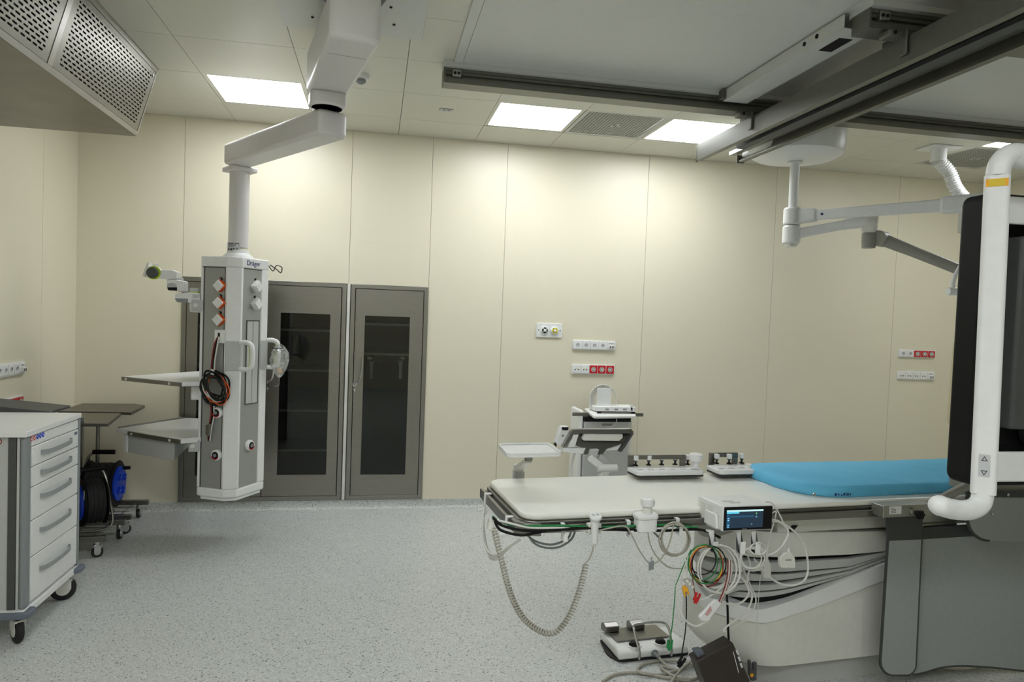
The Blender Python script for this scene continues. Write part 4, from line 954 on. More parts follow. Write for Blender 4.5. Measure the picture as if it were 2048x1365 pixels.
far = [Zp(129, 818, zt), Zp(165, 807, zt), Zp(271, 808, zt), Zp(290, 811, zt), Zp(263, 825, zt), Zp(240, 824, zt)]
for p in far: p.x = max(p.x, XL + .01); p.y = min(p.y, YB - .03)
near = [Zp(150, 826, zt), Zp(242, 827, zt), Zp(217, 847, zt), Zp(157, 848, zt)]
near = [Vector((XL + .02, near[0].y, zt)), near[1], near[2], Vector((XL + .02, near[3].y, zt))]
w1_, w2_, w3_ = Zp(280, 1034, 0), Zp(242, 1076, 0), Zp(194, 1115, 0)
far[0].y = far[5].y + .0
steel_table('dark steel instrument table with angled corners against the back wall in the left corner', far, zt, [(-2.1, w1_.y - .05), (-1.93, w1_.y - .22)], [(w2_.x, w2_.y + .09), (w1_.x, w1_.y - .03)])
steel_table('nearer dark steel instrument table between the drawer cart and the corner table', near, zt, [(-2.02, w3_.y + .1), (-2.1, w3_.y + .2), (-1.97, w3_.y + .22)], [(w3_.x, w3_.y), (w2_.x, w2_.y - .03)])
# cable reels
def reel(label, c, ax, R, Lh, hand):
    ax = Vector(ax).normalized(); c = Vector(c); t = thing('cable_reel', label, 'cable reel', (c.x, c.y, c.z - R), group='black cable reels on the steel tables')
    B().lathe([(R * .55, -Lh / 2), (R * .55, Lh / 2)], c, ax, 32).build('drum', 'black', t)
    for s in (-1, 1): B().lathe([(R * .96, s * Lh / 2 - .005), (R, s * Lh / 2 - .002), (R, s * Lh / 2 + .002), (R * .96, s * Lh / 2 + .005)], c, ax, 40).build('flange', 'black', t)
    q = ax.to_track_quat('Z', 'Y'); pts = []; turns = 12
    for lay in range(2):
        for k in range(turns * 16):
            a = 2 * PI * k / 16; rr = R * (.80 + .07 * lay) + .003 * math.sin(a * .7); h = (-Lh / 2 + .014 + (Lh - .028) * k / (turns * 16)) * (1 if lay == 0 else -1)
            pts.append(c + q @ Vector((rr * math.cos(a), rr * math.sin(a), h)))
    B().tube(pts, .0075, 6).build('wound_cable', 'rubber', t)
    f = c + ax * (hand * (Lh / 2 + .006)); A = ax * hand
    fb = B().lathe([(R * .74, 0), (R * .74, .012), (R * .68, .016)], f, A, 36).build('socket_face', 'blue', t)
    qq = A.to_track_quat('Z', 'Y')
    for k in range(4):
        a = PI / 2 * k + .6; s = f + qq @ Vector((R * .4 * math.cos(a), R * .4 * math.sin(a), .015))
        B().lathe([(.029, 0), (.029, .012), (.023, .013), (.02, .004)], s, A, 20, caps=False).build('socket_lid', 'blue', fb)
    B().cyl(f + qq @ Vector((R * .3, R * .62, .01)), f + qq @ Vector((R * .3, R * .62, .06)), .013, seg=14).build('crank_knob', 'black', t)
    if hand < 0:
        st_c = c + A * (Lh / 2 + .007) + qq @ Vector((0, 0, 0)) + Vector((0, 0, R * .83)) * .55 + ax * .0 - A.cross(Vector((0, 0, 1))) * (R * .72)
        sx = A.cross(Vector((0, 0, 1))).normalized(); B().prism([st_c + sx * a + Vector((0, 0, 1)) * b for a, b in ((-.012, -.03), (.012, -.024), (.004, .034), (-.02, .028))], A * .001).build('printed_sticker', 'paper', t)
    side = ax.cross(Vector((0, 0, 1))).normalized(); bk = c - ax * hand * (Lh / 2 + .02)
    pts = [c - Vector((0, 0, R + .004)) + ax * hand * .11 + side * .1, c - Vector((0, 0, R + .004)) - ax * hand * (Lh / 2 + .02) + side * .1, bk + side * .06 + Vector((0, 0, R * .2)), bk + Vector((0, 0, R * 1.2)) + ax * hand * .02, c + Vector((0, 0, R * 1.38)), c + Vector((0, 0, R * 1.38)) + ax * hand * .08]
    st = B().tube(smooth_path(pts, 6), .008, 10).build('stand', 'steel', t)
    pts = [c - Vector((0, 0, R + .004)) + ax * hand * .11 - side * .1, c - Vector((0, 0, R + .004)) - ax * hand * (Lh / 2 + .02) - side * .1, bk - side * .06 + Vector((0, 0, R * .2)), bk + Vector((0, 0, R * 1.2)) + ax * hand * .02]
    B().tube(smooth_path(pts, 6), .008, 10).build('stand', 'steel', t)
    B().tube([c + Vector((0, 0, R * 1.38)) - ax * .07, c + Vector((0, 0, R * 1.38)) + ax * .075], .017, 12).build('carry_handle', 'black', t)
    return t
zr = .125
c = Yp(206, 981, w2_.y + .26); c.z = .165 + .148
reel('black cable reel with blue socket face standing furthest back', c, (1, 0, 0), .165, .19, 1)
c = Yp(184, 1010, w3_.y + .22); c.z = .155 + .145
reel('black cable reel with white sticker half hidden behind the drawer cart', c, (.84, .54, 0), .155, .13, -1)

#==TABLE
TZ = .86
n1, n2, n3 = Zp(1088, 1029, TZ), Zp(1855, 996, TZ), Zp(1488, 944, TZ)
TU = (n2 - n1).normalized(); TVv = Vector((-TU.y, TU.x, 0)); UP = Vector((0, 0, 1))
TW = (n3 - n1).dot(TVv)
lft = (Zp(978, 962, TZ) - n1).dot(TU)
TO = n1 + TU * lft; TO.z = 0
TL = 3.05
def T(u, v, z): return TO + TU * u + TVv * v + UP * z
def TP(px, py, v):
    rr = ray(px, py); k = (TO + TVv * v - CAM).dot(TVv) / rr.dot(TVv); return CAM + rr * k
def tu(px, py, v=0): return (TP(px, py, v) - TO).dot(TU)
def tz(px, py, v=0): return TP(px, py, v).z
def TB(b, u0, u1, v0, v1, z0, z1):
    b.prism([T(u0, v0, z0), T(u1, v0, z0), T(u1, v1, z0), T(u0, v1, z0)], UP * (z1 - z0)); return b
t = thing('procedure_table', 'long white-topped angiography table on a grey pedestal in the right foreground', 'medical table', T(TL / 2, TW / 2, 0))
top = [T(a, b, TZ - .026) for a, b in rrect(TL, TW, .07, 8, TL / 2, TW / 2)]
B().prism(top, UP * .026).build('tabletop', 'tabletop', t, bevel=.01, seg=4)
fr_ = [T(a, b, TZ - .05) for a, b in rrect(TL + .02, TW + .016, .08, 8, TL / 2 - .005, TW / 2)]
fi_ = [T(a, b, TZ - .05) for a, b in rrect(TL - .1, TW - .1, .05, 8, TL / 2, TW / 2)]
B().ring_prism(fr_, fi_, UP * .024).build('table_frame', 'steel', t, bevel=.003)
B().prism([T(a, b, TZ - .048) for a, b in rrect(TL - .1, TW - .1, .05, 8, TL / 2, TW / 2)], UP * .02).build('underside', 'greym', t, smooth=0)
# accessory rails
zr0, zr1 = TZ - .066, TZ - .036
ra = tu(1088, 1045, -.03)
for v0 in (-.03, TW + .018):
    rl = TB(B(), ra, TL - .1, v0, v0 + .012, zr0, zr1).build('accessory_rail', 'steel', t, bevel=.002)
    for u in (ra + .02, ra + .7, ra + 1.5, ra + 2.2): TB(B(), u, u + .04, min(v0 + .012, v0) , v0 + (.03 if v0 < 0 else -.018), zr0 + .004, zr1 - .004).build('rail_spacer', 'steeld', rl)
e0 = B(); TB(e0, -.045, -.03, .07, TW - .05, TZ - .07, TZ - .03); e0.build('end_rail', 'steel', t, bevel=.002)
for v in (.1, TW - .1): TB(B(), -.031, 0, v, v + .03, TZ - .06, TZ - .035).build('rail_spacer', 'steeld', t)
# corner bumper of frame (near left)
B().prism([T(u, v, TZ - .075) for u, v in ((-.035, .09), (-.03, .02), (.005, -.02), (.05, -.034), (ra - .01, -.034), (ra - .01, -.012), (.06, -.01), (.02, .02), (.0, .09))], UP * .045).build('corner_bumper', 'steel', t, bevel=.004)
# longitudinal carrier under the top
cu0 = tu(1556, 1050, .06)
z_a, z_b = tz(1600, 1066, .06), TZ - .05
TB(B(), cu0, TL, .06, TW - .06, z_a, z_b).build('carrier', 'white2', t, bevel=.006)
q = T(tu(1598, 1037, .06), .0585, tz(1598, 1037, .06)); B().cyl(q, q - TVv * .002, .006, seg=12).build('screw', 'print', t)
B().prism([TP(1585, 1052, .055), TP(1596, 1052, .055), TP(1586, 1064, .055), TP(1577, 1064, .055)], TVv * .006).build('arrow_mark', 'black', t, smooth=0)
# pedestal: every layer has the same rounded nose in plan, pointing to the left end of the table
def tpoly(pxs, v): return [TP(x, y, v) for x, y in pxs]
vb, vm_ = .05, TW / 2
def interp(tab, u):
    if u <= tab[0][0]: return tab[0][1]
    for (a, za), (b, zb_) in zip(tab, tab[1:]):
        if u <= b: return za + (zb_ - za) * (u - a) / (b - a)
    return tab[-1][1]
def ztab(tip, front):
    """heights against u: tip pixels lie on the table's centre plane, the others on the near face"""
    out = []
    for p, v in [(tip, vm_)] + [(q, vb) for q in front]: P_ = TP(p[0], p[1], v); out.append(((P_ - TO).dot(TU), P_.z))
    return sorted(out)
UR = tu(1905, 1100, vb)
def nosed(top, bot, inset=0.0, ut=None, na=.30, rows=6, bulge=None):
    b = B(); n = 22; ut = ut if ut is not None else top[0][0]; hw = TW / 2 - vb - inset; half = []
    for k in range(n + 1):
        a = PI / 2 * k / n; half.append((ut + inset + na * (1 - math.cos(a)), hw * math.sin(a)))
    ue = ut + inset + na
    half += [(ue + (UR - ue) * k / 14, hw) for k in range(1, 15)]
    full = [(u, -v) for u, v in reversed(half)] + half[1:]
    R = []
    for r in range(rows + 1):
        t_ = r / rows; row = []
        for u, v in full:
            z0, z1 = interp(bot, u), interp(top, u); z = z0 + (z1 - z0) * t_
            du = bulge(t_) * max(0, 1 - (u - ut) / .5) if bulge else 0
            row.append(b.bm.verts.new(T(u + du, vm_ + v, z)))
        R.append(row)
    N = len(full)
    for a, c in zip(R, R[1:]):
        for k in range(N - 1): b.face([a[k], a[k + 1], c[k + 1], c[k]])
        b.face([a[-1], a[0], c[0], c[-1]])
    for row in (R[0], R[-1]):
        for k in range(N // 2): 
            q = [row[k], row[k + 1], row[N - 2 - k], row[N - 1 - k]]; q = list(dict.fromkeys(q))
            if len(q) > 2: b.face(q)
    return b
tt = ztab((1402, 1071), [(1500, 1068), (1905, 1061)])
L0 = ztab((1403, 1106), [(1510, 1118), (1700, 1110), (1772, 1103), (1905, 1098)])
Ls = [L0, ztab((1401, 1132), [(1510, 1150), (1700, 1135), (1772, 1112), (1905, 1100)]), ztab((1403, 1157), [(1508, 1173), (1700, 1143), (1772, 1117), (1905, 1102)]),
      ztab((1405, 1180), [(1500, 1195), (1700, 1149), (1772, 1121), (1905, 1104)]), ztab((1410, 1198), [(1490, 1216), (1700, 1153), (1772, 1124), (1905, 1106)])]
nosed(tt, L0, 0, rows=1).build('upper_housing', 'white2', t, bevel=.006, seg=3)
gap = lambda tab, f, d: [(u, z + (f(u) if callable(f) else f)) for u, z in tab]
for k in range(4):
    hi, lo = Ls[k], Ls[k + 1]; th = [(u, (z - interp(lo, u)) * .36) for u, z in hi]
    hi2 = [(u, z - interp(th, u) - .0004) for u, z in hi]
    nosed(hi2, lo, .004 + .006 * (k % 2), ut=lo[0][0] - .01, rows=2).build('bellows_shell', 'greyl', t, bevel=.0015)
nosed(gap(tt, -.02, 0), gap(Ls[4], -.06, 0), .03, ut=Ls[2][0][0], rows=1).build('bellows_core', 'black', t, smooth=0)
btop = ztab((1386, 1176), [(1440, 1203), (1475, 1217), (1520, 1223), (1600, 1195), (1772, 1127), (1905, 1078)])
zfl = .12
bul = lambda s: .11 * (1 - min(1, s / .45)) ** 2
nosed(btop, [(0, zfl), (9, zfl)], 0, rows=14, bulge=bul).build('pedestal_body', 'white2', t, bevel=.012, seg=3)
lo_ = ztab((1384, 1200), [(1430, 1226), (1490, 1248), (1530, 1247), (1620, 1218), (1772, 1158), (1905, 1108)])
nosed(gap(btop, .002, 0), lo_, -.008, rows=3).build('body_collar', 'white', t, bevel=.005, seg=3)
a_ = T(0, 0, 0)
nosed([(0, zfl + .01), (9, zfl + .01)], [(0, 0), (9, 0)], .05, ut=btop[0][0] + .2, rows=1).build('plinth', 'greyl', t, bevel=.01)
rbx = T(tu(1890, 1345, .15) + .03, TW / 2 - .02, 0)
B().lathe([(.23, 0), (.23, .1), (.235, .105), (.235, .118), (.22, .12), (.22, .3)], rbx, UP, 48).build('round_base', 'white2', t)
# slider parts under the top at the right
TB(B(), tu(1846, 1040, -.02), tu(1916, 1036, -.02), -.02, .04, tz(1870, 1047, -.02), tz(1870, 1028, -.02)).build('slide_block', 'alu', t, bevel=.003)
TB(B(), tu(1846, 1050, -.03), tu(1914, 1050, -.03), -.03, .0, tz(1880, 1055, -.03), tz(1880, 1047, -.03)).build('slide_rail', 'alu', t, bevel=.002)

#==MATTRESS
m0 = Zp(1492, 945, TZ); mu0 = tu(1489, 940, TW * .8)
mu0 = (Zp(1497, 955, TZ) - TO).dot(TU); mn = Zp(1640, 998, TZ); mv0 = (mn - TO).dot(TVv)
nz_ = .052; NX, NYs = 90, 34; ML, MW = TL - mu0 - .05, TW - .03 - mv0
mb = B(); out = round_poly([T(mu0, mv0 + .12, 0), T(mu0 + .13, mv0, 0), T(mu0 + ML, mv0, 0), T(mu0 + ML, mv0 + MW, 0), T(mu0 + .06, mv0 + MW, 0), T(mu0, mv0 + MW - .08, 0)], .09, 8)
ctr = T(mu0 + ML / 2, mv0 + MW / 2, 0)
def shrink(p, k): d = ctr - p; return p + d.normalized() * k
den = []
for i in range(len(out)):
    a, b_ = out[i], out[(i + 1) % len(out)]; n_ = max(1, int((b_ - a).length / .012))
    den += [a.lerp(b_, k / n_) for k in range(n_)]
lay = [(.006, 0), (.0, .006), (-.002, .02), (.002, .036), (.012, .047), (.03, nz_)]
rings = []
rng = random.Random(3)
wr_ = [rng.random() for _ in den]
for li, (k, z) in enumerate(lay):
    R_ = []
    for i, p in enumerate(den):
        wv = .0036 * math.sin(i * .55 + li * .5) + .002 * math.sin(i * .23 + 1.3 * li) + .002 * (wr_[i] - .5)
        q = shrink(p, k + wv); R_.append(mb.bm.verts.new(q + UP * (TZ + .001 + z + (.0015 * math.sin(i * .4) if 1 < li < 5 else 0))))
    rings.append(R_)
for a, b_ in zip(rings, rings[1:]):
    for k in range(len(den)): j = (k + 1) % len(den); mb.face([a[k], a[j], b_[j], b_[k]])
mb.face(rings[0][::-1]); mb.face(rings[-1])
mt = mb.build('mattress', 'sheet', None, smooth=50)
tag(mt, 'light blue covered mattress lying on the white procedure table', 'mattress')
q = TP(1628, 990, mv0 - .002); B().lathe([(.008, 0), (.008, .003), (.004, .0035)], q, -TVv, 16).build('grommet', 'chrome', mt)
lt = TP(1690, 989, mv0 - .0035)
mk = B()
for a0, a1, b0, b1 in ((-.055, -.045, -.006, .006), (-.036, -.03, -.004, .004), (-.022, -.012, -.006, -.001), (-.008, .0, -.006, .006), (.004, .022, .002, .005), (.004, .022, -.003, -.0005), (.004, .022, -.007, -.005), (.026, .032, -.005, .003)):
    mk.prism([lt + TU * a0 + UP * b0, lt + TU * a1 + UP * b0, lt + TU * a1 + UP * b1, lt + TU * a0 + UP * b1], -TVv * .0004)
mk.build('printed_mark', 'navy', mt, smooth=0)

#==RAIL HOOKS
def hook(px, label, py=1045, v=-.03, name='rail_hook', end=False):
    u = tu(px, py); t_ = thing(name, label, 'hook', T(u, v, zr0), group='white cable hooks on the table rail')
    w_ = .008
    pr = [(.016, zr1 + .006), (-.006, zr1 + .006), (-.008, zr0 - .012), (-.03, zr0 - .016), (-.032, zr0 + .004), (-.037, zr0 + .006), (-.037, zr0 - .026), (-.0, zr0 - .026), (-.002, zr1 + .0), (.016, zr1 + .001)]
    B().prism([T(u - w_, v + a, z) for a, z in pr], TU * (2 * w_)).build('clip', 'white', t_, bevel=.002)
    return t_
hook(1121, 'white cable hook on the table rail, first from the table corner')
hook(1250, 'white cable hook on the table rail between hand control and joystick')
hook(1347, 'white cable hook on the table rail holding the coiled white cable')
for v, lb in ((.04, 'nearer'), (TW - .2, 'farther')):
    t_ = thing('end_rail_hook', 'white cable clip on the end rail of the table, ' + lb + ' of two', 'hook', T(-.045, v + .03, TZ - .06), group='white clips on the end rail')
    B().prism([T(a, v + .03, z) for a, z in ((-.02, TZ - .024), (-.05, TZ - .024), (-.052, TZ - .09), (-.075, TZ - .095), (-.078, TZ - .075), (-.082, TZ - .075), (-.082, TZ - .105), (-.046, TZ - .1), (-.044, TZ - .03), (-.02, TZ - .03))], TVv * .018).build('clip', 'white', t_, bevel=.002)

#==HAND CONTROL
vh = -.06
t_ = thing('hand_control', 'white hand switch hanging in a holder on the table rail with a coiled cord', 'hand control', TP(1190, 1050, vh))
TB(B(), tu(1178, 1040, vh), tu(1204, 1040, vh), vh - .0, -.03, zr0 - .004, zr1 + .006).build('holder', 'white2', t_, bevel=.004)
a, b_ = TP(1189, 1088, vh - .02), TP(1190, 1034, vh - .025); d_ = (b_ - a).normalized(); L_ = (b_ - a).length
B().lathe([(.008, 0), (.013, .004), (.0135, L_ * .5), (.0175, L_ * .8), (.018, L_ * .9)], a, d_, 24).build('grip', 'white', t_)
hd = B().lathe([(.018, 0), (.0235, .008), (.025, .016), (.022, .022)], b_ - d_ * .012, d_ - TVv * .35, 24).build('head', 'white', t_)
for s in (-1, 1): B().ball(b_ + (d_ - TVv * .35).normalized() * .010 + TU * (s * .009), .007, 12, (1, 1, .5)).build('button', 'greyl', hd)
B().cyl(a - d_ * .022, a, .0035, .006).build('strain_relief', 'white2', t_)
vc = -.085
path = [TP(*p, vc + .05 * max(0, 1 - i / 3)) for i, p in enumerate([(985, 1045), (993, 1080), (1003, 1120), (1014, 1165), (1028, 1205), (1048, 1238), (1072, 1258), (1098, 1268), (1120, 1258), (1141, 1228), (1156, 1190), (1166, 1155), (1172, 1128)])]
sp = smooth_path(path, 40); Ltot = sum((b - a).length for a, b in zip(sp, sp[1:])); turns = 72; hx = []; acc = 0
N_ = turns * 12; res = []; cum = [0]
for a_, b2 in zip(sp, sp[1:]): cum.append(cum[-1] + (b2 - a_).length)
idx = 0
for k in range(N_):
    s = Ltot * k / (N_ - 1)
    while idx < len(cum) - 2 and cum[idx + 1] < s: idx += 1
    tt = (s - cum[idx]) / max(1e-9, cum[idx + 1] - cum[idx]); p = sp[idx].lerp(sp[idx + 1], tt); d_ = (sp[idx + 1] - sp[idx]).normalized()
    n_ = d_.cross(TVv).normalized(); a = 2 * PI * k / 12; R_ = .0095
    res.append(p + n_ * (R_ * math.cos(a)) + TVv * (R_ * math.sin(a)))
B().tube(res, .0031, 6).build('coiled_cord', 'cableg', t_)
B().tube(smooth_path([res[-1], TP(1176, 1122, vc), TP(1183, 1108, vh - .02), TP(1187, 1093, vh - .02)], 8), .003, 8).build('straight_cord', 'cableg', t_)
B().tube(smooth_path([res[0], TP(984, 1040, -.04), TP(990, 1036, -.02)], 6), .003, 8).build('cord_end', 'cableg', t_)
# joystick
vj = -.045
t_ = thing('joystick_control', 'white table-side joystick with a mushroom knob on the table rail', 'joystick', TP(1290, 1045, vj))
ju0, ju1 = tu(1269, 1040, vj), tu(1312, 1040, vj); jz0, jz1 = tz(1290, 1062, vj), tz(1290, 1026, vj)
B().prism([T(a, b, jz0) for a, b in [((ju0 + ju1) / 2 + x, vj - .002 + y) for x, y in rrect(ju1 - ju0 - .008, .06, .02)]], UP * (jz1 - jz0)).build('housing', 'white', t_, bevel=.006, seg=3)
B().prism([T((ju0 + ju1) / 2 + x, vj - .002 + y, jz1 - .022) for x, y in rrect(ju1 - ju0 + .002, .068, .024)], UP * .02).build('housing_lid', 'white', t_, bevel=.006, seg=3)
jc = T((ju0 + ju1) / 2 + .006, vj - .002, 0); kz = tz(1298, 1008, vj)
B().lathe([(.02, jz1 - .004), (.02, kz - .02), (.017, kz - .012)], jc, UP, 28).build('stick', 'white2', t_)
B().lathe([(.018, kz - .012), (.027, kz - .006), (.029, kz + .006), (.026, kz + .02), (.018, kz + .024), (.006, kz + .0245)], jc, UP, 32).build('knob', 'white', t_)
B().cyl(T(ju1 - .02, vj - .02, jz0), T(ju1 + .012, vj - .02, jz0 - .03), .004, seg=10).build('clamp_lever', 'steel', t_)
B().cyl(T(ju0 + .01, vj - .005, jz0 + .02), T(ju0 - .004, vj - .005, jz0 + .02), .005, seg=10).build('clamp_screw', 'black', t_)

#==MONITOR
vm = -.13
t_ = thing('patient_monitor', 'small white boxy patient monitor with lit screen clamped to the table rail', 'patient monitor', TP(1470, 1060, vm))
f0, f1, f2, f3 = TP(1445, 1062, vm - .02), TP(1543, 1059, vm - .02), TP(1545, 1011, vm - .02), TP(1448, 1015, vm - .02)
fw = (f1 - f0).length; fh = (f3 - f0).length
mU = ((f1 - f0) + (f2 - f3)).normalized(); mN = mU.cross(UP); 
# depth axis: back of the box seen at upper left
bk = TP(1400, 986, vm + .09) ; mD = Vector((-(mU.y), mU.x, 0)).normalized()
depth = .17
mD = ((TP(1400, 987, vm + .14) - f3)); mD.z = 0; mD = mD.normalized() * depth
def MB_(a, b, c): return f0 + mU * a + UP * b + mD * c
hh = (f3 - f0).dot(UP) 
B().prism([MB_(0, -.003, .06), MB_(fw, -.003, .06), MB_(fw, hh + .003, .06), MB_(0, hh + .003, .06)], mD * .94).build('housing', 'white', t_, bevel=.005, seg=3)
bz = B().prism([MB_(-.002, -.004, 0), MB_(fw + .002, -.004, 0), MB_(fw + .002, hh + .004, 0), MB_(-.002, hh + .004, 0)], mD * .07).build('front_frame', 'white', t_, bevel=.003)
nf = -mD.normalized(); nf = -(mU.cross(UP).cross(UP)).cross(mU) if False else (mU.cross(UP)).normalized()
fo = nf * .0012
B().prism([MB_(.002, 0, 0) + fo, MB_(fw - .002, 0, 0) + fo, MB_(fw - .002, hh, 0) + fo, MB_(.002, hh, 0) + fo], nf * .002).build('screen_glass', 'black', bz, bevel=.001)
def scr(name, m, a0, a1, b0, b1, par=None, o=.0034): return B().prism([MB_(fw * a, hh * b, 0) + nf * o for a, b in ((a0, b0), (a1, b0), (a1, b1), (a0, b1))], nf * .0003).build(name, m, par or bz, smooth=0)
MT['scr_bg'] = emis('screen_dark', (.008, .02, .035), 1.0); MT['scr_w'] = emis('screen_white', (.45, .7, .72), .8); MT['scr_b'] = emis('screen_cyan', (.08, .4, .55), 1.0)
MT['scr_g'] = emis('screen_green', (.2, .8, .15), .9); MT['scr_n'] = emis('screen_navy', (.01, .05, .10), 1); MT['scr_bl'] = emis('screen_blue', (.25, .6, 1), .9)
disp = scr('display', 'scr_bg', .06, .80, .1, .87, t_)
scr('status_bar', 'scr_w', .06, .80, .80, .87, disp, .0038); scr('status_tag', 'scr_b', .06, .31, .72, .80, disp, .0038)
scr('menu_column', 'scr_n', .06, .13, .1, .72, disp, .0038); scr('wave_band', 'scr_n', .14, .6, .55, .63, disp, .0038)
for a, b, m, s in ((.66, .70, 'scr_g', .011), (.66, .56, 'scr_bl', .011), (.57, .25, 'scr_w', .008)):
    B().text('-?-', s, MB_(fw * a, hh * b, 0) + nf * .0039, mU, UP, .0001).build('reading', m, disp, smooth=0)
for b in (.14, .22, .42, .5): scr('menu_icon', 'scr_bl', .08, .11, b, b + .03, disp, .0042)
B().text('PHILIPS', .0065, MB_(fw * .43, hh * .04, 0) + nf * .0036, mU, UP, .0001).build('lettering', 'greyl', bz, smooth=0)
for k in range(2):
    B().prism([MB_(fw * (.2 + .06 * k), hh + .0035, .45 - .15 * k), MB_(fw * (.42 + .06 * k), hh + .0035, .45 - .15 * k), MB_(fw * (.42 + .06 * k), hh + .0035, .38 - .15 * k), MB_(fw * (.2 + .06 * k), hh + .0035, .38 - .15 * k)], UP * .001).build('top_vent', 'greyl', t_, smooth=0)
sN = (mD.cross(UP)).normalized()
if sN.dot(mU) > 0: sN = -sN
B().prism([MB_(0, .0, .12) + sN * .001, MB_(0, .002, .62) + sN * .001, MB_(0, hh * .62, .62) + sN * .001, MB_(0, hh * .62, .18) + sN * .001], sN * .012).build('side_door', 'white', t_, bevel=.004)
for k in range(2):
    c = .4 + .3 * k; B().prism([MB_(0, hh * .3 + .0, c) + sN * .0006, MB_(0, hh * .3, c + .17) + sN * .0006, MB_(0, hh * .85, c + .17) + sN * .0006, MB_(0, hh * .85, c) + sN * .0006], sN * .001).build('side_panel', 'white2', t_, bevel=.0004)
# mount bracket with hooks
br = thing('monitor_bracket', 'white bracket with cable hooks below the patient monitor on the table rail', 'bracket', TP(1460, 1085, vm))
B().prism([MB_(.01, -.006, .3), MB_(fw - .01, -.006, .3), MB_(fw - .01, -.006, 1), MB_(.01, -.006, 1)], UP * -.008).build('plate', 'white', br, bevel=.002)
zc_ = f0.z
B().prism([T(tu(1470, 1060, -.03) , -.03, zr0 - .02), T(tu(1510, 1060, -.03), -.03, zr0 - .02), T(tu(1510, 1060, -.03), -.0, zr0 - .02), T(tu(1470, 1060, -.03), -.0, zr0 - .02)], UP * .06).build('rail_clamp', 'white2', br, bevel=.003)
for px, lab_ in ((1424, 0), (1478, 1), (1508, 2)):
    v = vm + (.03 if px == 1424 else .0)
    p0 = TP(px, 1062, v); z0_, z1_, z2_ = p0.z, tz(px, 1098 if px == 1424 else 1100, v), tz(px, 1076, v)
    u = (p0 - TO).dot(TU); hw = .011
    pr = [(.03, z0_ - .004), (0, z0_), (-.004, z1_ + .0), (-.026, z1_ - .004), (-.03, z2_ - .006), (-.034, z2_ - .006), (-.034, z1_ - .008), (-.002, z1_ - .006), (.006, z0_ - .01), (.03, z0_ - .01)]
    B().prism([T(u - hw, v + a, z) for a, z in pr], TU * (2 * hw)).build('cable_hook', 'white', br, bevel=.002)

#==CABLES
def tcable(name, label, pts, v, r, m, cat='cable', group=None, parent=None, n=8):
    """pts: (px, py[, extra v])"""
    P_ = [TP(p[0], p[1], v + (p[2] if len(p) > 2 else 0)) for p in pts]
    o = B().tube(smooth_path(P_, n), r, 8).build(name, m, parent)
    return o if parent else tag(o, label, cat, group)
def loops(cx_, cy_, rx, ry, v, n, seed, jit=.06, turns=1, ph=-PI / 2, drift=0):
    rng = random.Random(seed); out = []
    k1, k2 = 1 + rng.uniform(-jit, jit), 1 + rng.uniform(-jit, jit); ox, oy = rng.uniform(-3, 3), rng.uniform(-2, 3)
    for i in range(int(12 * turns) + 1):
        a = ph + 2 * PI * i / 12; out.append((cx_ + ox + drift * i / 12 + rx * k1 * math.cos(a), cy_ + (ry * k2 - ry) + oy * .3 + ry * k2 * math.sin(a), .006 * math.sin(a * 1.5 + seed) + .003 * i / 12))
    return out
rv = -.072
t_ = thing('coiled_cable', 'coil of thin white cable on the table rail right of the joystick', 'cable', TP(1348, 1080, rv))
for k in range(5): B().tube(smooth_path([TP(x, y, rv + .003 * k + e) for x, y, e in loops(1350, 1079, 30 - k, 29 + k * 1.3, rv, 1, k, .05, 1.0)], 6), .0032, 8).build('cable_loop', 'cableg', t_)
tcable('trailing_cable', '', [(1347, 1052), (1338, 1090), (1322, 1118), (1300, 1128), (1278, 1100), (1262, 1068), (1248, 1053), (1215, 1058), (1198, 1062)], rv, .003, 'cableg', parent=t_)
tcable('trailing_cable', '', [(1296, 1066), (1300, 1088), (1312, 1112), (1335, 1134), (1362, 1138), (1385, 1132)], rv + .01, .0028, 'cableg', parent=t_)
fob = thing('key_fob_tag', 'small grey tag hanging from the white cable under the joystick', 'tag', TP(1303, 1135, rv - .006))
B().prism([TP(1298, 1126, rv - .006), TP(1308, 1122, rv - .006), TP(1308, 1139, rv - .006), TP(1298, 1143, rv - .006)], TVv * .004).build('plate', 'greym', fob, bevel=.001)
B().cyl(TP(1303, 1116, rv - .004), TP(1303, 1126, rv - .004), .003, seg=8).build('clip', 'chrome', fob)
bun = [('green', 0, 'green cable running under the near edge of the table', [(985, 1034), (1000, 1044), (1040, 1052), (1120, 1052), (1200, 1055), (1260, 1053), (1330, 1051), (1395, 1056)]),
       ('black', 1, 'thick black cable looping under the near edge of the table', [(986, 1036), (1005, 1052), (1050, 1062), (1110, 1061), (1180, 1057), (1250, 1061), (1330, 1062), (1400, 1060), (1440, 1076)]),
       ('black', 2, 'second black cable drooping lowest under the table corner', [(988, 1038), (1000, 1060), (1040, 1071), (1075, 1066), (1120, 1058), (1180, 1060), (1270, 1060)]),
       ('cable', 3, 'white cable beside the green one under the table edge', [(985, 1040), (1010, 1045), (1060, 1056), (1120, 1057), (1160, 1060), (1185, 1063)])]
for m, k, lb, pts in bun: tcable('table_cable', lb, pts, (-.05, -.056, -.047, -.052)[k], .0045 if m != 'black' else .0055, m, group='cables under the table edge')
tcable('table_cable', 'grey cable drooping in a shallow arc below the table, upper of two', [(1045, 1058), (1062, 1078), (1085, 1088), (1110, 1089), (1135, 1078), (1142, 1064)], .05, .0045, 'greym', group='cables under the table edge')
tcable('table_cable', 'grey cable drooping in a deeper arc below the table, lower of two', [(1050, 1056), (1066, 1085), (1090, 1096), (1118, 1095), (1142, 1080), (1150, 1064)], .06, .0045, 'greym', group='cables under the table edge')
ec = thing('end_cables', 'bundle of white cables hanging in a loop off the left end of the table', 'cable', T(-.06, .3, .75))
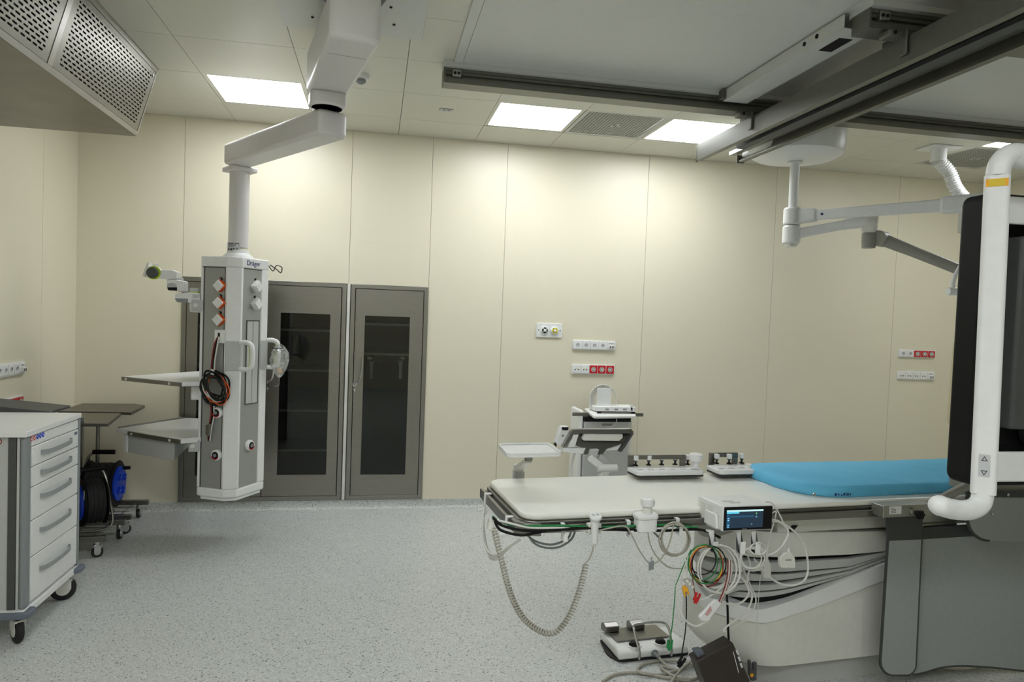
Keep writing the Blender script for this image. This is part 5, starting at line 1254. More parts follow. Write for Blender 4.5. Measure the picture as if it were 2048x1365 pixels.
for k in range(3):
    B().tube(smooth_path([T(-.05, .42 - .03 * k, TZ - .075), T(-.075, .34, TZ - .09 - .012 * k), T(-.10 + .008 * k, .22, TZ - .17 - .014 * k), T(-.085, .1, TZ - .185 - .01 * k), T(-.05, .0, TZ - .12), T(-.02, -.03, TZ - .085)], 8), .0045, 8).build('cable_strand', 'cable', ec)
B().box((-.022, -.014, -.028), (.022, .014, .014), Matrix.Translation(TP(988, 1046, -.035)) @ Matrix.Rotation(.2, 4, 'Y')).build('plug_block', 'white2', ec, bevel=.004)
# lead set coil on the front hook
ch = (1424, 1092); vv = vm - .004
lead = thing('ecg_lead_set', 'coiled set of white, green, black, red and yellow patient leads hanging from the bracket hook', 'cable', TP(1424, 1092, vv))
for k in range(7): B().tube(smooth_path([TP(x, y, vv - .004 * k + e) for x, y, e in loops(1427 + k * 2.2, 1133 + k * 1.2, 30 + k * 2.0, 40 + k * 1.6, vv, 1, 20 + k, .05)], 6), .0036, 8).build('lead_loop', 'cable', lead)
for k, (m, rx, ry, cx_, cy_) in enumerate((('green', 29, 34, 1409, 1124), ('black', 27, 30, 1407, 1120), ('gold', 33, 38, 1414, 1131), ('darkred', 33, 40, 1416, 1133), ('black', 34, 37, 1416, 1129), ('green', 34, 39, 1412, 1129))):
    B().tube(smooth_path([TP(x, y, vv - .016 - .003 * k + e) for x, y, e in loops(cx_, cy_, rx, ry, vv, 1, 40 + k, .03)], 6), .0024, 8).build('lead_loop', m, lead)
def clip(px, py, m, nm, ang=0.0, s=1.0, v=0):
    c = TP(px, py, vv - .03 + v); R = Matrix.Translation(c) @ Matrix.Rotation(math.atan2(TU.y, TU.x), 4, 'Z') @ Matrix.Rotation(ang, 4, 'Y') @ Matrix.Scale(s, 4)
    b = B(); b.box((-.011, -.004, .002), (-.004, .004, .02), R); b.box((.004, -.004, .002), (.011, .004, .02), R); b.box((-.011, -.004, -.012), (.011, .004, .004), R); b.box((-.004, -.004, -.02), (.009, .004, -.01), R)
    b.build(nm, m, lead, bevel=.0015)
clip(1393, 1197, 'red', 'electrode_clip', .4, 1.05); clip(1371, 1182, 'gold', 'electrode_clip', 2.8, 1.0)
tcable('lead_wire', '', [(1384, 1140), (1386, 1165), (1390, 1190)], vv - .02, .002, 'darkred', parent=lead)
tcable('lead_wire', '', [(1382, 1100), (1368, 1130), (1356, 1160), (1351, 1172)], vv - .02, .002, 'green', parent=lead)
for k, pts in enumerate([[(1375, 1110), (1374, 1140), (1372, 1175), (1375, 1195)], [(1372, 1120), (1366, 1150), (1372, 1172)], [(1382, 1190), (1400, 1200), (1425, 1190), (1450, 1170)]]):
    tcable('lead_wire', '', pts, vv - .02, .0025, 'cable', parent=lead)
for k, (px, py) in enumerate(((1368, 1155), (1374, 1163), (1366, 1168), (1379, 1168), (1384, 1175))):
    c = TP(px, py, vv - .026); B().box((-.007, -.004, -.005), (.007, .004, .005), Matrix.Translation(c) @ Matrix.Rotation(.6 * k, 4, 'Y')).build('snap_connector', 'white2', lead, bevel=.0012)
tcable('lead_wire', '', [(1351, 1174), (1348, 1215), (1344, 1255), (1338, 1290)], vv - .02, .0022, 'green', parent=lead)
tcable('lead_wire', '', [(1370, 1160), (1373, 1210), (1371, 1260), (1365, 1300), (1362, 1322)], vv - .015, .0024, 'black', parent=lead)
clip(1339, 1291, 'green', 'electrode_clip', .1, 1.05); clip(1362, 1325, 'black', 'electrode_clip', .6, 1.1)
tcable('lead_wire', '', [(1352, 1176), (1356, 1210), (1370, 1240), (1390, 1253), (1405, 1248), (1420, 1238)], vv - .02, .004, 'cable', parent=lead)
tr_ = thing('lead_connector', 'white translucent lead connector block hanging below the coiled patient leads', 'connector', TP(1422, 1228, vv - .03))
B().prism(round_poly([TP(1402, 1243, vv - .03), TP(1398, 1235, vv - .03), TP(1432, 1199, vv - .03), TP(1444, 1208, vv - .03), TP(1416, 1244, vv - .03)], .008), TVv * .014).build('housing', 'white', tr_, bevel=.003)
B().prism([TP(1410, 1230, vv - .032), TP(1421, 1212, vv - .032), TP(1424, 1222, vv - .032), TP(1415, 1233, vv - .032)], TVv * .001).build('label', mat('pink_label', (206, 160, 160), .5), tr_, smooth=0)
for k in range(5): tcable('lead_tail', '', [(1438 + k, 1204 + k * .6), (1448 + k * 1.5, 1180), (1455 + k * 1.6, 1150), (1456 + k * 1.5, 1120)], vv - .028 + k * .003, .0025, 'cable' if k % 3 else 'darkred', parent=tr_)
# further white cables
wc = [('white trunk cable sweeping from the front hook to below the monitor and back up', [(1428, 1091), (1460, 1100), (1500, 1112), (1530, 1113), (1555, 1102), (1572, 1080), (1576, 1062), (1560, 1045), (1545, 1040)], .0042),
      ('white cable in a big low loop ending at the right of the monitor', [(1544, 1043), (1562, 1046), (1590, 1065), (1608, 1090), (1616, 1130), (1611, 1158), (1590, 1171), (1560, 1168), (1535, 1150), (1508, 1118)], .0042),
      ('thin white cable falling from the back of the monitor to the square plug', [(1531, 1004), (1545, 1008), (1558, 1028), (1570, 1055), (1576, 1080), (1577, 1098)], .0032),
      ('white cable folding in a narrow hairpin at the right of the monitor', [(1543, 1028), (1552, 1024), (1548, 1045), (1540, 1070), (1536, 1090), (1535, 1118)], .003),
      ('white cable arching low behind the coiled patient leads', [(1466, 1150), (1485, 1158), (1498, 1185), (1484, 1205), (1462, 1210), (1450, 1206)], .0038),
      ('white cable hanging in front of the pedestal in a long pointed bend', [(1490, 1100), (1500, 1130), (1494, 1165), (1504, 1190), (1498, 1215), (1478, 1235), (1456, 1252), (1446, 1262), (1452, 1264)], .0038),
      ('second thin white cable bending beside the long pointed one', [(1480, 1105), (1488, 1140), (1500, 1170), (1512, 1200), (1502, 1228), (1480, 1248), (1462, 1258)], .003),
      ('thin white cable crossing diagonally below the hooks', [(1452, 1100), (1470, 1125), (1490, 1150), (1498, 1160), (1480, 1165), (1458, 1165)], .003)]
for k, (lb, pts, r) in enumerate(wc): tcable('monitor_cable', lb, pts, vm + .0 + .006 * k, r, 'cable', group='white cables hanging below the monitor')
t_ = thing('coiled_cable', 'small coil of white cable on the hooks right below the monitor screen', 'cable', TP(1503, 1110, vm))
for k in range(5): B().tube(smooth_path([TP(x, y, vm - .03 + .004 * k + e) for x, y, e in loops(1503 + k, 1117, 22 + k * 1.2, 20 + k, vm, 1, 60 + k, .06)], 6), .003, 8).build('cable_loop', 'cable', t_)
B().tube(smooth_path([TP(x, y, vm - .035 + e) for x, y, e in loops(1518, 1098, 16, 12, vm, 1, 77, .02)], 6), .003, 8).build('cable_loop', 'cable', t_)
pl = thing('square_plug', 'cream square connector with printed lettering hanging right of the monitor', 'connector', TP(1577, 1120, vm - .005))
B().prism(round_poly([TP(1562, 1137, vm - .01), TP(1561, 1118, vm - .01), TP(1570, 1106, vm - .01), TP(1583, 1106, vm - .01), TP(1591, 1118, vm - .01), TP(1591, 1138, vm - .01)], .008), TVv * .02).build('housing', 'white2', pl, bevel=.003)
B().cyl(TP(1577, 1106, vm), TP(1577, 1096, vm), .008, .004, 12).build('strain_relief', 'white2', pl)
B().text('PHILIPS', .0085, TP(1577, 1121, vm - .0108), TU, UP, .0002).build('lettering', 'print', pl, smooth=0)
pl = thing('oval_plug', 'cream teardrop connector hanging behind the loops below the monitor', 'connector', TP(1536, 1140, vm + .05))
B().prism(round_poly([TP(1527, 1158, vm + .05), TP(1528, 1135, vm + .05), TP(1534, 1118, vm + .05), TP(1537, 1118, vm + .05), TP(1543, 1135, vm + .05), TP(1542, 1158, vm + .05)], .012), TVv * .018).build('housing', 'white2', pl, bevel=.003)
# string, spring clip and black cord to the dark pouch
vs = vb - .03
tcable('hanging_string', 'thin white string hanging straight down in front of the pedestal', [(1521, 1150), (1517, 1200), (1513, 1260), (1512, 1315)], vs, .0018, 'cable', cat='string')
sc_ = thing('spring_clip', 'dark grey spring clip with an orange dot hanging at the bottom of the string', 'clip', TP(1506, 1345, vs))
B().prism(round_poly(tpoly([(1498, 1324), (1502, 1322), (1504, 1342), (1507, 1342), (1507, 1328), (1514, 1326), (1513, 1362), (1504, 1364), (1499, 1350)], vs), .003), TVv * .014).build('jaws', 'greyd', sc_, bevel=.002)
c = TP(1503, 1351, vs - .001); B().lathe([(.008, 0), (.008, .003), (.006, .004)], c, -TVv, 18).build('dot', 'gold', sc_)
tcable('table_cable', 'black cable falling down the pedestal front to the dark pouch', [(1452, 1170), (1455, 1215), (1456, 1255), (1458, 1288)], vs, .005, 'black', group='cables under the table edge')
px_ = thing('power_pack', 'dark brown box tilted against the pedestal foot at the bottom edge', 'box', TP(1440, 1340, -.05))
bp = tpoly([(1394, 1324), (1466, 1286), (1506, 1376), (1430, 1420)], -.03)
bx_ = B().prism(round_poly(bp, .006, 3), TVv * .07).build('case', 'box', px_, bevel=.003)
B().prism(tpoly([(1466, 1305), (1467, 1304), (1478, 1346), (1477, 1347)], -.0312), TVv * .0006).build('stripe_mark', 'white', bx_, smooth=0)
for k in range(3): B().prism(tpoly([(1471 + k * 4, 1302 + k * 13), (1475 + k * 4, 1301 + k * 13), (1478 + k * 4, 1310 + k * 13), (1475 + k * 4, 1311 + k * 13)], -.0312), TVv * .0006).build('worn_mark', 'white', bx_, smooth=0)
B().prism(tpoly([(1390, 1303), (1404, 1300), (1416, 1318), (1400, 1326)], -.01), TVv * .03).build('corner_strap', 'greyblue', px_, bevel=.002)

#==FOOTSWITCH
fa, fb_, fc = Zp(1206, 1290, .03), Zp(1238, 1327, .0), Zp(1378, 1312, .0)
fU = (fc - fb_); fU.z = 0; fl = fU.length; fU.normalize(); fV = Vector((-fU.y, fU.x, 0)); fO = Vector((fb_.x, fb_.y, 0)) - fU * .0
t_ = thing('foot_switch', 'white double foot switch with steel pedals and wire guard on the floor below the table', 'foot switch', fO + fU * fl / 2)
def FP(a, b, z): return fO + fU * a + fV * b + UP * z
fd = .24
B().prism(round_poly([FP(0, .0, 0), FP(fl, 0, 0), FP(fl + .02, .05, 0), FP(fl, fd, 0), FP(.0, fd, 0), FP(-.03, .08, 0)], .03, 4), UP * .008).build('rubber_base', 'rubber', t_, bevel=.002)
body = B().prism([FP(.0, 0.004, .008), FP(.0, .004, .035), FP(0, .05, .055), FP(0, fd, .04), FP(0, fd, .008)], fU * fl).build('housing', 'white', t_, bevel=.01, seg=3)
for a, lb in ((.1, 'left'), (fl - .13, 'right')):
    B().prism([FP(a - .07, .09, .056), FP(a - .07, fd + .0, .05), FP(a - .07, fd + .0, .054), FP(a - .07, .09, .062)], fU * .14).build('pedal', 'steel', t_, bevel=.001)
    B().prism([FP(a - .09, fd - .05, .056), FP(a - .09, fd - .05, .085), FP(a - .09, fd - .02, .095), FP(a - .09, fd + .01, .085), FP(a - .09, fd + .01, .05)], fU * .075).build('pedal_hood', 'steel', t_, bevel=.004)
    c = FP(a + .0, .05, .054); B().ball(c, .027, 20, (1, .9, .75)).build('foot_button', 'black', t_)
    B().lathe([(.045, -.012), (.04, .004), (.03, .006)], FP(a, .062, .05), UP, 28, caps=False).build('button_collar', 'white', t_)
g = fl * .5
B().tube(smooth_path([FP(g - .085, -.006, .012), FP(g - .085, -.006, .05), FP(g - .1, .03, .14), FP(g - .085, .05, .155), FP(g + .05, .05, .155), FP(g + .085, .03, .13), FP(g + .085, -.006, .05), FP(g + .085, -.006, .012)], 8), .006, 12).build('wire_guard', 'chrome', t_)
B().lathe([(.018, 0), (.018, .006), (.01, .01), (.0075, .05)], FP(g, .004, .028), -fV, 18).build('cable_socket', 'greym', t_)
fcab = [FP(g, -.045, .028), FP(g + .02, -.09, .01), FP(g + .06, -.14, .008)]
zc0 = [(1322, 1334), (1345, 1352), (1385, 1360), (1400, 1345), (1375, 1325), (1330, 1322), (1285, 1330), (1278, 1345), (1320, 1350), (1362, 1338), (1400, 1312), (1418, 1300)]
o = B().tube(smooth_path(fcab + [Zp(x, y, .008 + .010 * (k % 3 == 1)) for k, (x, y) in enumerate(zc0)], 10), .0065, 10).build('floor_cable', 'cableg'); tag(o, 'thick grey cable looping on the floor in front of the foot switch', 'cable', 'grey cables on the floor')
o = B().tube(smooth_path([Zp(x, y, .008) for x, y in ((1205, 1364), (1232, 1349), (1280, 1346), (1330, 1356), (1380, 1362))], 10), .0065, 10).build('floor_cable', 'cableg'); tag(o, 'grey cable lying across the floor at the very bottom edge of the picture', 'cable', 'grey cables on the floor')
o = B().tube(smooth_path([Zp(x, y, .022) for x, y in ((1340, 1368), (1362, 1340), (1385, 1322), (1400, 1330), (1402, 1352), (1395, 1372))], 10), .0055, 10).build('floor_cable', 'cableg'); tag(o, 'grey cable standing in an upright bend beside the dark box', 'cable', 'grey cables on the floor')

#==APRONS
va = -.07
t_ = thing('lead_apron_flap', 'narrow grey lead rubber flap with dark edging hanging from the table clamp', 'radiation shield', TP(1805, 1034, va))
ol = round_poly(tpoly([(1777, 1080), (1844, 1077), (1832, 1340), (1820, 1352), (1776, 1352), (1761, 1335)], va), [0, 0, .04, .03, .04, .04], 6)
fl_ = B().prism(ol, TVv * .008).build('flap', 'apron', t_, smooth=0)
B().tube([p + TVv * .004 for p in ol[2:]], .006, 8).build('edging', 'trim', fl_)
B().tube([TP(1777, 1080, va) + TVv * .004, ol[-1] + TVv * .004], .006, 8).build('edging', 'trim', fl_); B().tube([TP(1844, 1077, va) + TVv * .004, ol[2] + TVv * .004], .006, 8).build('edging', 'trim', fl_)
B().prism(tpoly([(1774, 1034), (1846, 1031), (1844, 1080), (1776, 1083)], va - .001), TVv * .01).build('top_band', 'trim', t_, bevel=.002)
cb = TB(B(), tu(1760, 1020, va), tu(1858, 1018, va), va - .02, -.02, tz(1800, 1032, va), tz(1800, 1009, va)).build('rail_clamp', 'alu', t_, bevel=.003)
q0 = T(tu(1821, 1026, va), va - .021, tz(1821, 1026, va - .021))
B().lathe([(.014, 0), (.014, .012), (.01, .014)], T(tu(1815, 1023, va), va - .02, tz(1815, 1023, va - .02)), -TVv, 20).build('screw_boss', 'alu', cb)
kn = B(); kk = []
for k in range(48): a = 2 * PI * k / 48; r = .0185 + .0028 * math.cos(6 * a); kk.append(q0 + TU * (.006 + r * math.cos(a)) + UP * (-.004 + r * math.sin(a)) - TVv * .014)
kn.prism(kk, -TVv * .02); kn.build('clamp_knob', 'black', cb, bevel=.003)
lab = B().prism([T(tu(1771, 1023, va), va - .0206, tz(1771, 1030, va - .02)), T(tu(1795, 1023, va), va - .0206, tz(1771, 1030, va - .02)), T(tu(1795, 1023, va), va - .0206, tz(1771, 1014, va - .02)), T(tu(1771, 1023, va), va - .0206, tz(1771, 1014, va - .02))], -TVv * .0005).build('type_label', 'paper', cb, smooth=0)
for k in range(4): B().prism([T(tu(1774, 1023, va), va - .0212, tz(1771, 1018 + k * 3, va - .02)), T(tu(1774 + (10 if k else 6), 1023, va), va - .0212, tz(1771, 1018 + k * 3, va - .02)), T(tu(1774 + (10 if k else 6), 1023, va), va - .0212, tz(1771, 1017 + k * 3, va - .02)), T(tu(1774, 1023, va), va - .0212, tz(1771, 1017 + k * 3, va - .02))], -TVv * .0003).build('label_line', 'print', lab, smooth=0)
t_ = thing('lead_curtain', 'wide grey lead rubber curtain hanging below the table at the right edge', 'radiation shield', TP(1950, 1070, va + .02))
v2 = va + .025
wave = lambda p, k: p + TVv * (.012 * math.sin(k * 1.1))
ol = tpoly([(1843, 1078), (1940, 1072), (2150, 1070), (2150, 1349), (2048, 1343), (1985, 1336), (1920, 1332), (1880, 1336), (1850, 1346), (1822, 1352)], v2)
ol2 = round_poly(ol, [0, 0, 0, 0, .05, .05, .08, .05, .03, .03], 5)
cu_ = B().prism(ol2, TVv * .008).build('curtain', 'apron', t_, smooth=0)
B().tube([p + TVv * .004 for p in ol2[4:]] + [ol2[0] + TVv * .004], .006, 8).build('edging', 'trim', cu_)
B().prism(tpoly([(1843, 1056), (1940, 1050), (2150, 1045), (2150, 1076), (1940, 1074), (1843, 1080)], v2 - .001), TVv * .01).build('top_band', 'trim', t_, bevel=.002)
t_ = thing('lead_shield_panel', 'upper grey lead shield panel with rounded corner at the right edge beside the display handle', 'radiation shield', TP(1980, 1000, va - .04))
v3 = va - .05
ol = round_poly(tpoly([(1936, 995), (2150, 997), (2150, 1083), (1963, 1082), (1937, 1058)], v3), [0, 0, 0, .05, .05], 6)
pn = B().prism(ol, TVv * .01).build('panel', 'apron', t_, smooth=0)
B().tube([p + TVv * .005 for p in ol[3:]] + [ol[0] + TVv * .005], .007, 8).build('edging', 'trim', pn)
B().prism(tpoly([(1936, 983), (2150, 985), (2150, 997), (1936, 995)], v3 - .002), TVv * .014).build('top_band', 'trim', t_, bevel=.002)
B().prism(tpoly([(1936, 964), (2150, 966), (2150, 984), (1936, 983)], v3 + .03), TVv * .1).build('support_bar', 'armgrey', t_, bevel=.004)
for px, py in ((1984, 1029), (2015, 990)):
    c = TP(px, py, v3 - .001); B().lathe([(.007, 0), (.007, .003), (.004, .004)], c - TVv * .001, -TVv, 14).build('screw', 'chrome', pn)
tb_ = B().tube([TP(1935, 972, v3), TP(1876, 1002, v3 - .02)], .02, 14); tb_.build('sloping_bar', 'armgrey', t_)

#==DISPLAY
DY = 1.98
def DP(px, py, Y=DY): return Yp(px, py, Y)
t_ = thing('display_monitor', 'large ceiling-hung display seen from behind with a white tubular handle at the right edge', 'display', (2.5, DY + .05, 1.4))
zt_, zb_2 = DP(1940, 381, DY).z, DP(1930, 974, DY).z
xl = Yp(1914, 700, DY + .09).x - .01
B().prism([Vector((x, DY, z)) for x, z in [(a, b) for a, b in rrect(1.30, zt_ - zb_2, .035, 6, xl + .65, (zt_ + zb_2) / 2)]], (0, .1, 0)).build('screen_housing', 'black', t_, bevel=.012, seg=4)
B().prism([Vector((x, DY - .03, z)) for x, z in rrect(1.1, (zt_ - zb_2) * .72, .06, 6, xl + .72, (zt_ + zb_2) / 2)], (0, .04, 0)).build('rear_cover', 'black', t_, bevel=.02, seg=3)
yb2 = DY - .075
X_ = lambda px, py=600: Yp(px, py, yb2).x
Z_ = lambda py, px=2020: Yp(px, py, yb2).z
outer = round_poly([Vector((X_(1990), yb2, Z_(965))), Vector((xl + 1.25, yb2, Z_(965))), Vector((xl + 1.25, yb2, Z_(392))), Vector((X_(1990), yb2, Z_(392)))], .01, 4)
inner = round_poly([Vector((X_(1998), yb2, Z_(905))), Vector((X_(2100), yb2, Z_(905))), Vector((X_(2100), yb2, Z_(447))), Vector((X_(1998), yb2, Z_(447)))], [.005, .035, .03, .005], 4)
# both loops need equal counts: rebuild with the same rounding subdivisions
B().ring_prism(outer, inner, (0, .02, 0)).build('rear_frame', 'white', t_, bevel=.006, seg=3) if len(outer) == len(inner) else None
B().box((xl + .3, yb2 + .05, Z_(600)), (xl + .9, DY - .04, Z_(750))).build('mount_block', 'greyl', t_, bevel=.01)
B().box((X_(2038), yb2 - .0, Z_(860)), (X_(2160), DY - .0, Z_(470))).build('rear_vent_block', 'greyd', t_, bevel=.01)
sus = B().cyl((xl + 1.05, DY - .2, Z_(500)), (xl + 1.05, DY - .2, H - .02), .06); sus.build('suspension_tube', 'white', t_)
B().box((xl + .95, DY - .27, Z_(560)), (xl + 1.15, yb2 + .002, Z_(440))).build('suspension_head', 'white', t_, bevel=.02)
B().lathe([(.16, H), (.16, H - .05), (.07, H - .09)], (xl + 1.05, DY - .2, 0), UP, 36).build('ceiling_cap', 'white', t_)
hy_ = DY - .22
HP = lambda px, py, o=0: Yp(px, py, hy_ - o)
vt = smooth_path([Vector((xl + .92, hy_ + .04, HP(2048, 322).z - .02)), HP(2075, 322), HP(2048, 311), HP(2022, 309), HP(2003, 324), HP(1997, 342), HP(1996, 352)], 8)
hd = B().tube(vt, .031, 18).build('handle_top', 'white', t_)
ba, bb_ = HP(1995, 351), HP(1966, 988)
bd = (bb_ - ba).normalized(); bw = bd.cross((CAM - ba).normalized()).normalized(); bn_ = bw.cross(bd).normalized()
sec = lambda c, k: [c + bw * (a * k) + bn_ * (b * k) for a, b in rrect(.0655, .05, .016, 5)]
hb2 = B(); rs = [[hb2.bm.verts.new(p) for p in sec(ba.lerp(bb_, q), 1.0)] for q in (0, .33, .66, 1)]
hb2.face(rs[0][::-1]); hb2.face(rs[-1])
for r0, r1 in zip(rs, rs[1:]):
    for k in range(len(r0)): j = (k + 1) % len(r0); hb2.face([r0[k], r0[j], r1[j], r1[k]])
hb2.build('handle_bar', 'white', t_, bevel=.003)
lo = smooth_path([HP(1966, 985), HP(1960, 1008), HP(1940, 1020, .01), HP(1910, 1020, .02), HP(1880, 1012, .03), HP(1866, 1006, .035)], 8)
rr_ = [.029] * (len(lo) - 9) + [.030, .029, .028, .026, .024, .021, .018, .014, .009]
B().tube(lo, rr_, 18).build('handle_grip', 'white', t_)
# amber window and height buttons
nr2 = bn_ if bn_.dot(CAM - ba) > 0 else -bn_; ta = -bd; tx = ta.cross(nr2).normalized()
def onbar(py, off=0.0): q = (HP(1980, py) - ba).dot(bd); return ba + bd * q + nr2 * (.025 + off)
wc_ = onbar(367)
B().prism([wc_ + tx * a + ta * b for a, b in ((-.027, -.011), (.027, -.011), (.027, .011), (-.027, .011))], nr2 * .0012).build('amber_window', 'gold', t_, bevel=.0004)
B().prism([wc_ + tx * a + ta * b for a, b in ((-.019, -.010), (.019, -.010), (.019, .010), (-.019, .010))], nr2 * .0016).build('amber_lens', 'led', t_, smooth=0)
pc_ = onbar(929)
pp = B().prism([pc_ + tx * a + ta * b for a, b in rrect(.029, .066, .003)], nr2 * .0008).build('button_panel', 'sign', t_, smooth=0)
for off, s in ((.019, 1), (-.019, -1)):
    c = pc_ + ta * off + nr2 * .0009
    tri = [c + tx * (.0095 * math.cos(a)) + ta * (.0095 * math.sin(a)) for a in (s * PI / 2, s * PI / 2 + 2 * PI / 3, s * PI / 2 + 4 * PI / 3)]
    tri2 = [c + (p - c) * .62 for p in tri]; B().ring_prism(tri, tri2, nr2 * .001).build('arrow_button', 'print', pp, smooth=0)

#==TRAY
zt2 = 1.03
tc = [Zp(995, 888, zt2), Zp(1014, 909, zt2), Zp(1125, 906, zt2), Zp(1097, 886, zt2)]
t_ = thing('swivel_tray', 'small white rectangular tray on a short arm above the far corner of the table', 'tray', sum(tc, Vector()) / 4)
rp = round_poly(tc, .03, 6); cc = sum(rp, Vector()) / len(rp)
B().prism([p + UP * -.018 for p in rp], UP * .012).build('tray_base', 'white', t_, bevel=.003)
B().ring_prism([p + UP * -.006 for p in rp], [p + (cc - p).normalized() * .01 + UP * -.006 for p in rp], UP * .008).build('tray_rim', 'white', t_, bevel=.002)
a0 = cc + UP * -.02; Yt = TO.y + TW + .06
p1 = Yp(1062, 922, cc.y); p2 = Yp(1036, 938, Yt + .02); p3 = Yp(1042, 955, Yt + .02)
B().cyl(a0, Vector((a0.x, a0.y, p1.z)), .018, seg=18).build('pivot', 'steel', t_)
beam(B(), Vector((a0.x, a0.y, p1.z)), p2 + UP * .0, .03, .022, .04, .028).build('arm', 'white2', t_, bevel=.004)
B().cyl(p2 + UP * .02, p2 + UP * -.01, .022, seg=18).build('joint', 'white', t_)
B().box(p2 + Vector((-.02, -.02, -.09)), p2 + Vector((.03, .03, -.008))).build('clamp', 'greyl', t_, bevel=.006)

#==MODULES
def module(pxs, zt_m, label, knobs, bar, big=None):
    c = [Zp(x, y, zt_m) for x, y in pxs]; t_ = thing('control_module', label, 'control panel', sum(c, Vector()) / 4, group='table-side control modules on the far rail')
    B().prism([p + UP * -.022 for p in round_poly(c, .025, 5)], UP * .02).build('housing', 'white', t_, bevel=.004)
    B().prism([p + UP * -.03 for p in round_poly(c, .025, 5)], UP * .008).build('base_plate', 'print', t_)
    for px, py in knobs:
        k = Zp(px, py, zt_m); kb = B().lathe([(.014, 0), (.012, .004), (.005, .008), (.005, .02)], k, UP, 20).build('knob', 'black', t_)
        B().lathe([(.0085, .018), (.0085, .03)], k, UP, 16).build('knob_stem', 'greyd', kb)
        B().box(k + Vector((-.011, -.011, .026)), k + Vector((.011, .011, .05))).build('knob_cap', 'white', kb, bevel=.003)
    n_ = len(knobs)
    for k in range(n_ + 1):
        q = c[1].lerp(c[2], (k + .6) / (n_ + 1.4)).lerp(c[0].lerp(c[3], (k + .6) / (n_ + 1.4)), .35); B().box(q + Vector((-.014, -.004, 0)), q + Vector((.014, .004, .0012))).build('key_mark', 'greyl', t_, smooth=0)
    b0, b1, zb_ = bar; yb_ = max(c[0].y, c[3].y) - .005
    x0, x1 = Yp(b0, 924, yb_).x, Yp(b1, 924, yb_).x
    br_ = B().box((x0, yb_, zt_m + .03), (x1, yb_ + .016, zt_m + .052)).build('guard_bar', 'steeld', t_, bevel=.004)
    for x in (x0, x1 - .03): B().box((x, yb_ + .001, zt_m - .02), (x + .03, yb_ + .015, zt_m + .035)).build('bar_post', 'steeld', br_, bevel=.003)
    if big:
        k = Zp(*big, zt_m); kb = B().lathe([(.022, 0), (.016, .004), (.016, .035), (.03, .037), (.032, .045), (.032, .068), (.028, .072)], k, UP, 30).build('large_knob', 'white', t_)
    return t_
module([(1252, 933), (1276, 944), (1410, 942), (1392, 931)], .905, 'long white control module with five joystick knobs and a round white knob beyond the table', [(1271, 932), (1297, 931), (1323, 930.5), (1350, 930), (1375, 930)], (1257, 1372, 0), (1391, 937))
module([(1411, 930), (1440, 942), (1530, 940), (1500, 926)], .905, 'shorter white control module with three knobs just left of the blue mattress', [(1433, 928), (1458, 928), (1483, 927)], (1419, 1476, 0))

#==TROLLEY
YT = 5.32
def Q(px, py, o=0): return Yp(px, py, YT + o)
def qb(b, x0, y0, x1, y1, o0, o1):
    a, c = Q(x0, y1, o0), Q(x1, y0, o0); b.box((a.x, YT + o0, a.z), (c.x, YT + o1, c.z)); return b
t_ = thing('medical_trolley', 'tall light grey medical device trolley standing behind the table near the wall', 'medical trolley', (Q(1213, 900).x, YT, 0))
zb_ = Q(1213, 946).z
a, c = Q(1167, 900), Q(1256, 900)
B().box((a.x, YT, .1), (c.x, YT + .3, Q(1200, 843).z)).build('cabinet', 'greyl', t_, bevel=.006)
a2 = Q(1158, 900)
B().box((a2.x, YT + .02, .1), (a.x - .003, YT + .28, Q(1160, 822).z)).build('side_column', 'white', t_, bevel=.015, seg=3)
c2 = Q(1264, 900); B().box((c.x + .002, YT + .02, .1), (c2.x, YT + .28, Q(1260, 843).z)).build('side_column', 'white2', t_, bevel=.008)
B().box((a2.x - .05, YT - .03, .07), (c2.x + .05, YT + .36, .11)).build('base', 'white2', t_, bevel=.01)
for x in (a2.x, c2.x):
    for y in (YT + .02, YT + .3): caster(t_, Vector((x, y, 0)), .035, .075, w_=.02)
qb(B(), 1169, 836, 1262, 844, .0, .28).build('top_gap', 'black', t_, smooth=0)
qb(B(), 1145, 827, 1287, 832.5, .02, .03).build('side_rail', 'steel', t_, bevel=.002)
zT = Q(1210, 826).z
tp_ = [Zp(1168, 817, zT), Zp(1188, 833, zT), Zp(1272, 832, zT), Zp(1268, 815, zT)]
B().prism([p + UP * -.02 for p in round_poly(tp_, .03, 4)], UP * .02).build('top_tray', 'white', t_, bevel=.005)
pr_ = B(); 
printer = qb(B(), 1190, 815, 1272, 823, .03, .2).build('top_device', 'white', t_, bevel=.004)
for px in (1211, 1229, 1246): qb(B(), px, 818, px + 7, 821, .028, .034).build('device_slot', 'greym', printer, smooth=0)
qb(B(), 1261, 811, 1266, 822, .03, .05).build('device_post', 'white', printer, bevel=.002)
gb_ = B(); qb(gb_, 1195, 825, 1271, 827.5, -.05, -.04); qb(gb_, 1194, 825, 1203, 834, -.05, -.04); qb(gb_, 1262, 825, 1271, 834, -.05, -.04); gb_.build('front_bracket', 'steeld', t_, smooth=0)
qb(B(), 1193, 777, 1223, 816, .1, .105).build('coil_holder', 'white', t_, bevel=.002)
s_ = B()
qb(B(), 1204, 848, 1224, 852, -.002, 0).build('front_plate', 'steel', t_, bevel=.001)
B().tube(smooth_path([Q(1233, 838, -.01), Q(1233, 844, -.015), Q(1229, 851, -.012), Q(1219, 854, -.01), Q(1212, 853, -.006)], 6), .003, 8).build('loose_wire', 'cable', t_)
cc_ = thing('coiled_cable', 'coil of white cable standing upright on top of the medical trolley', 'cable', Q(1207, 800, .15))
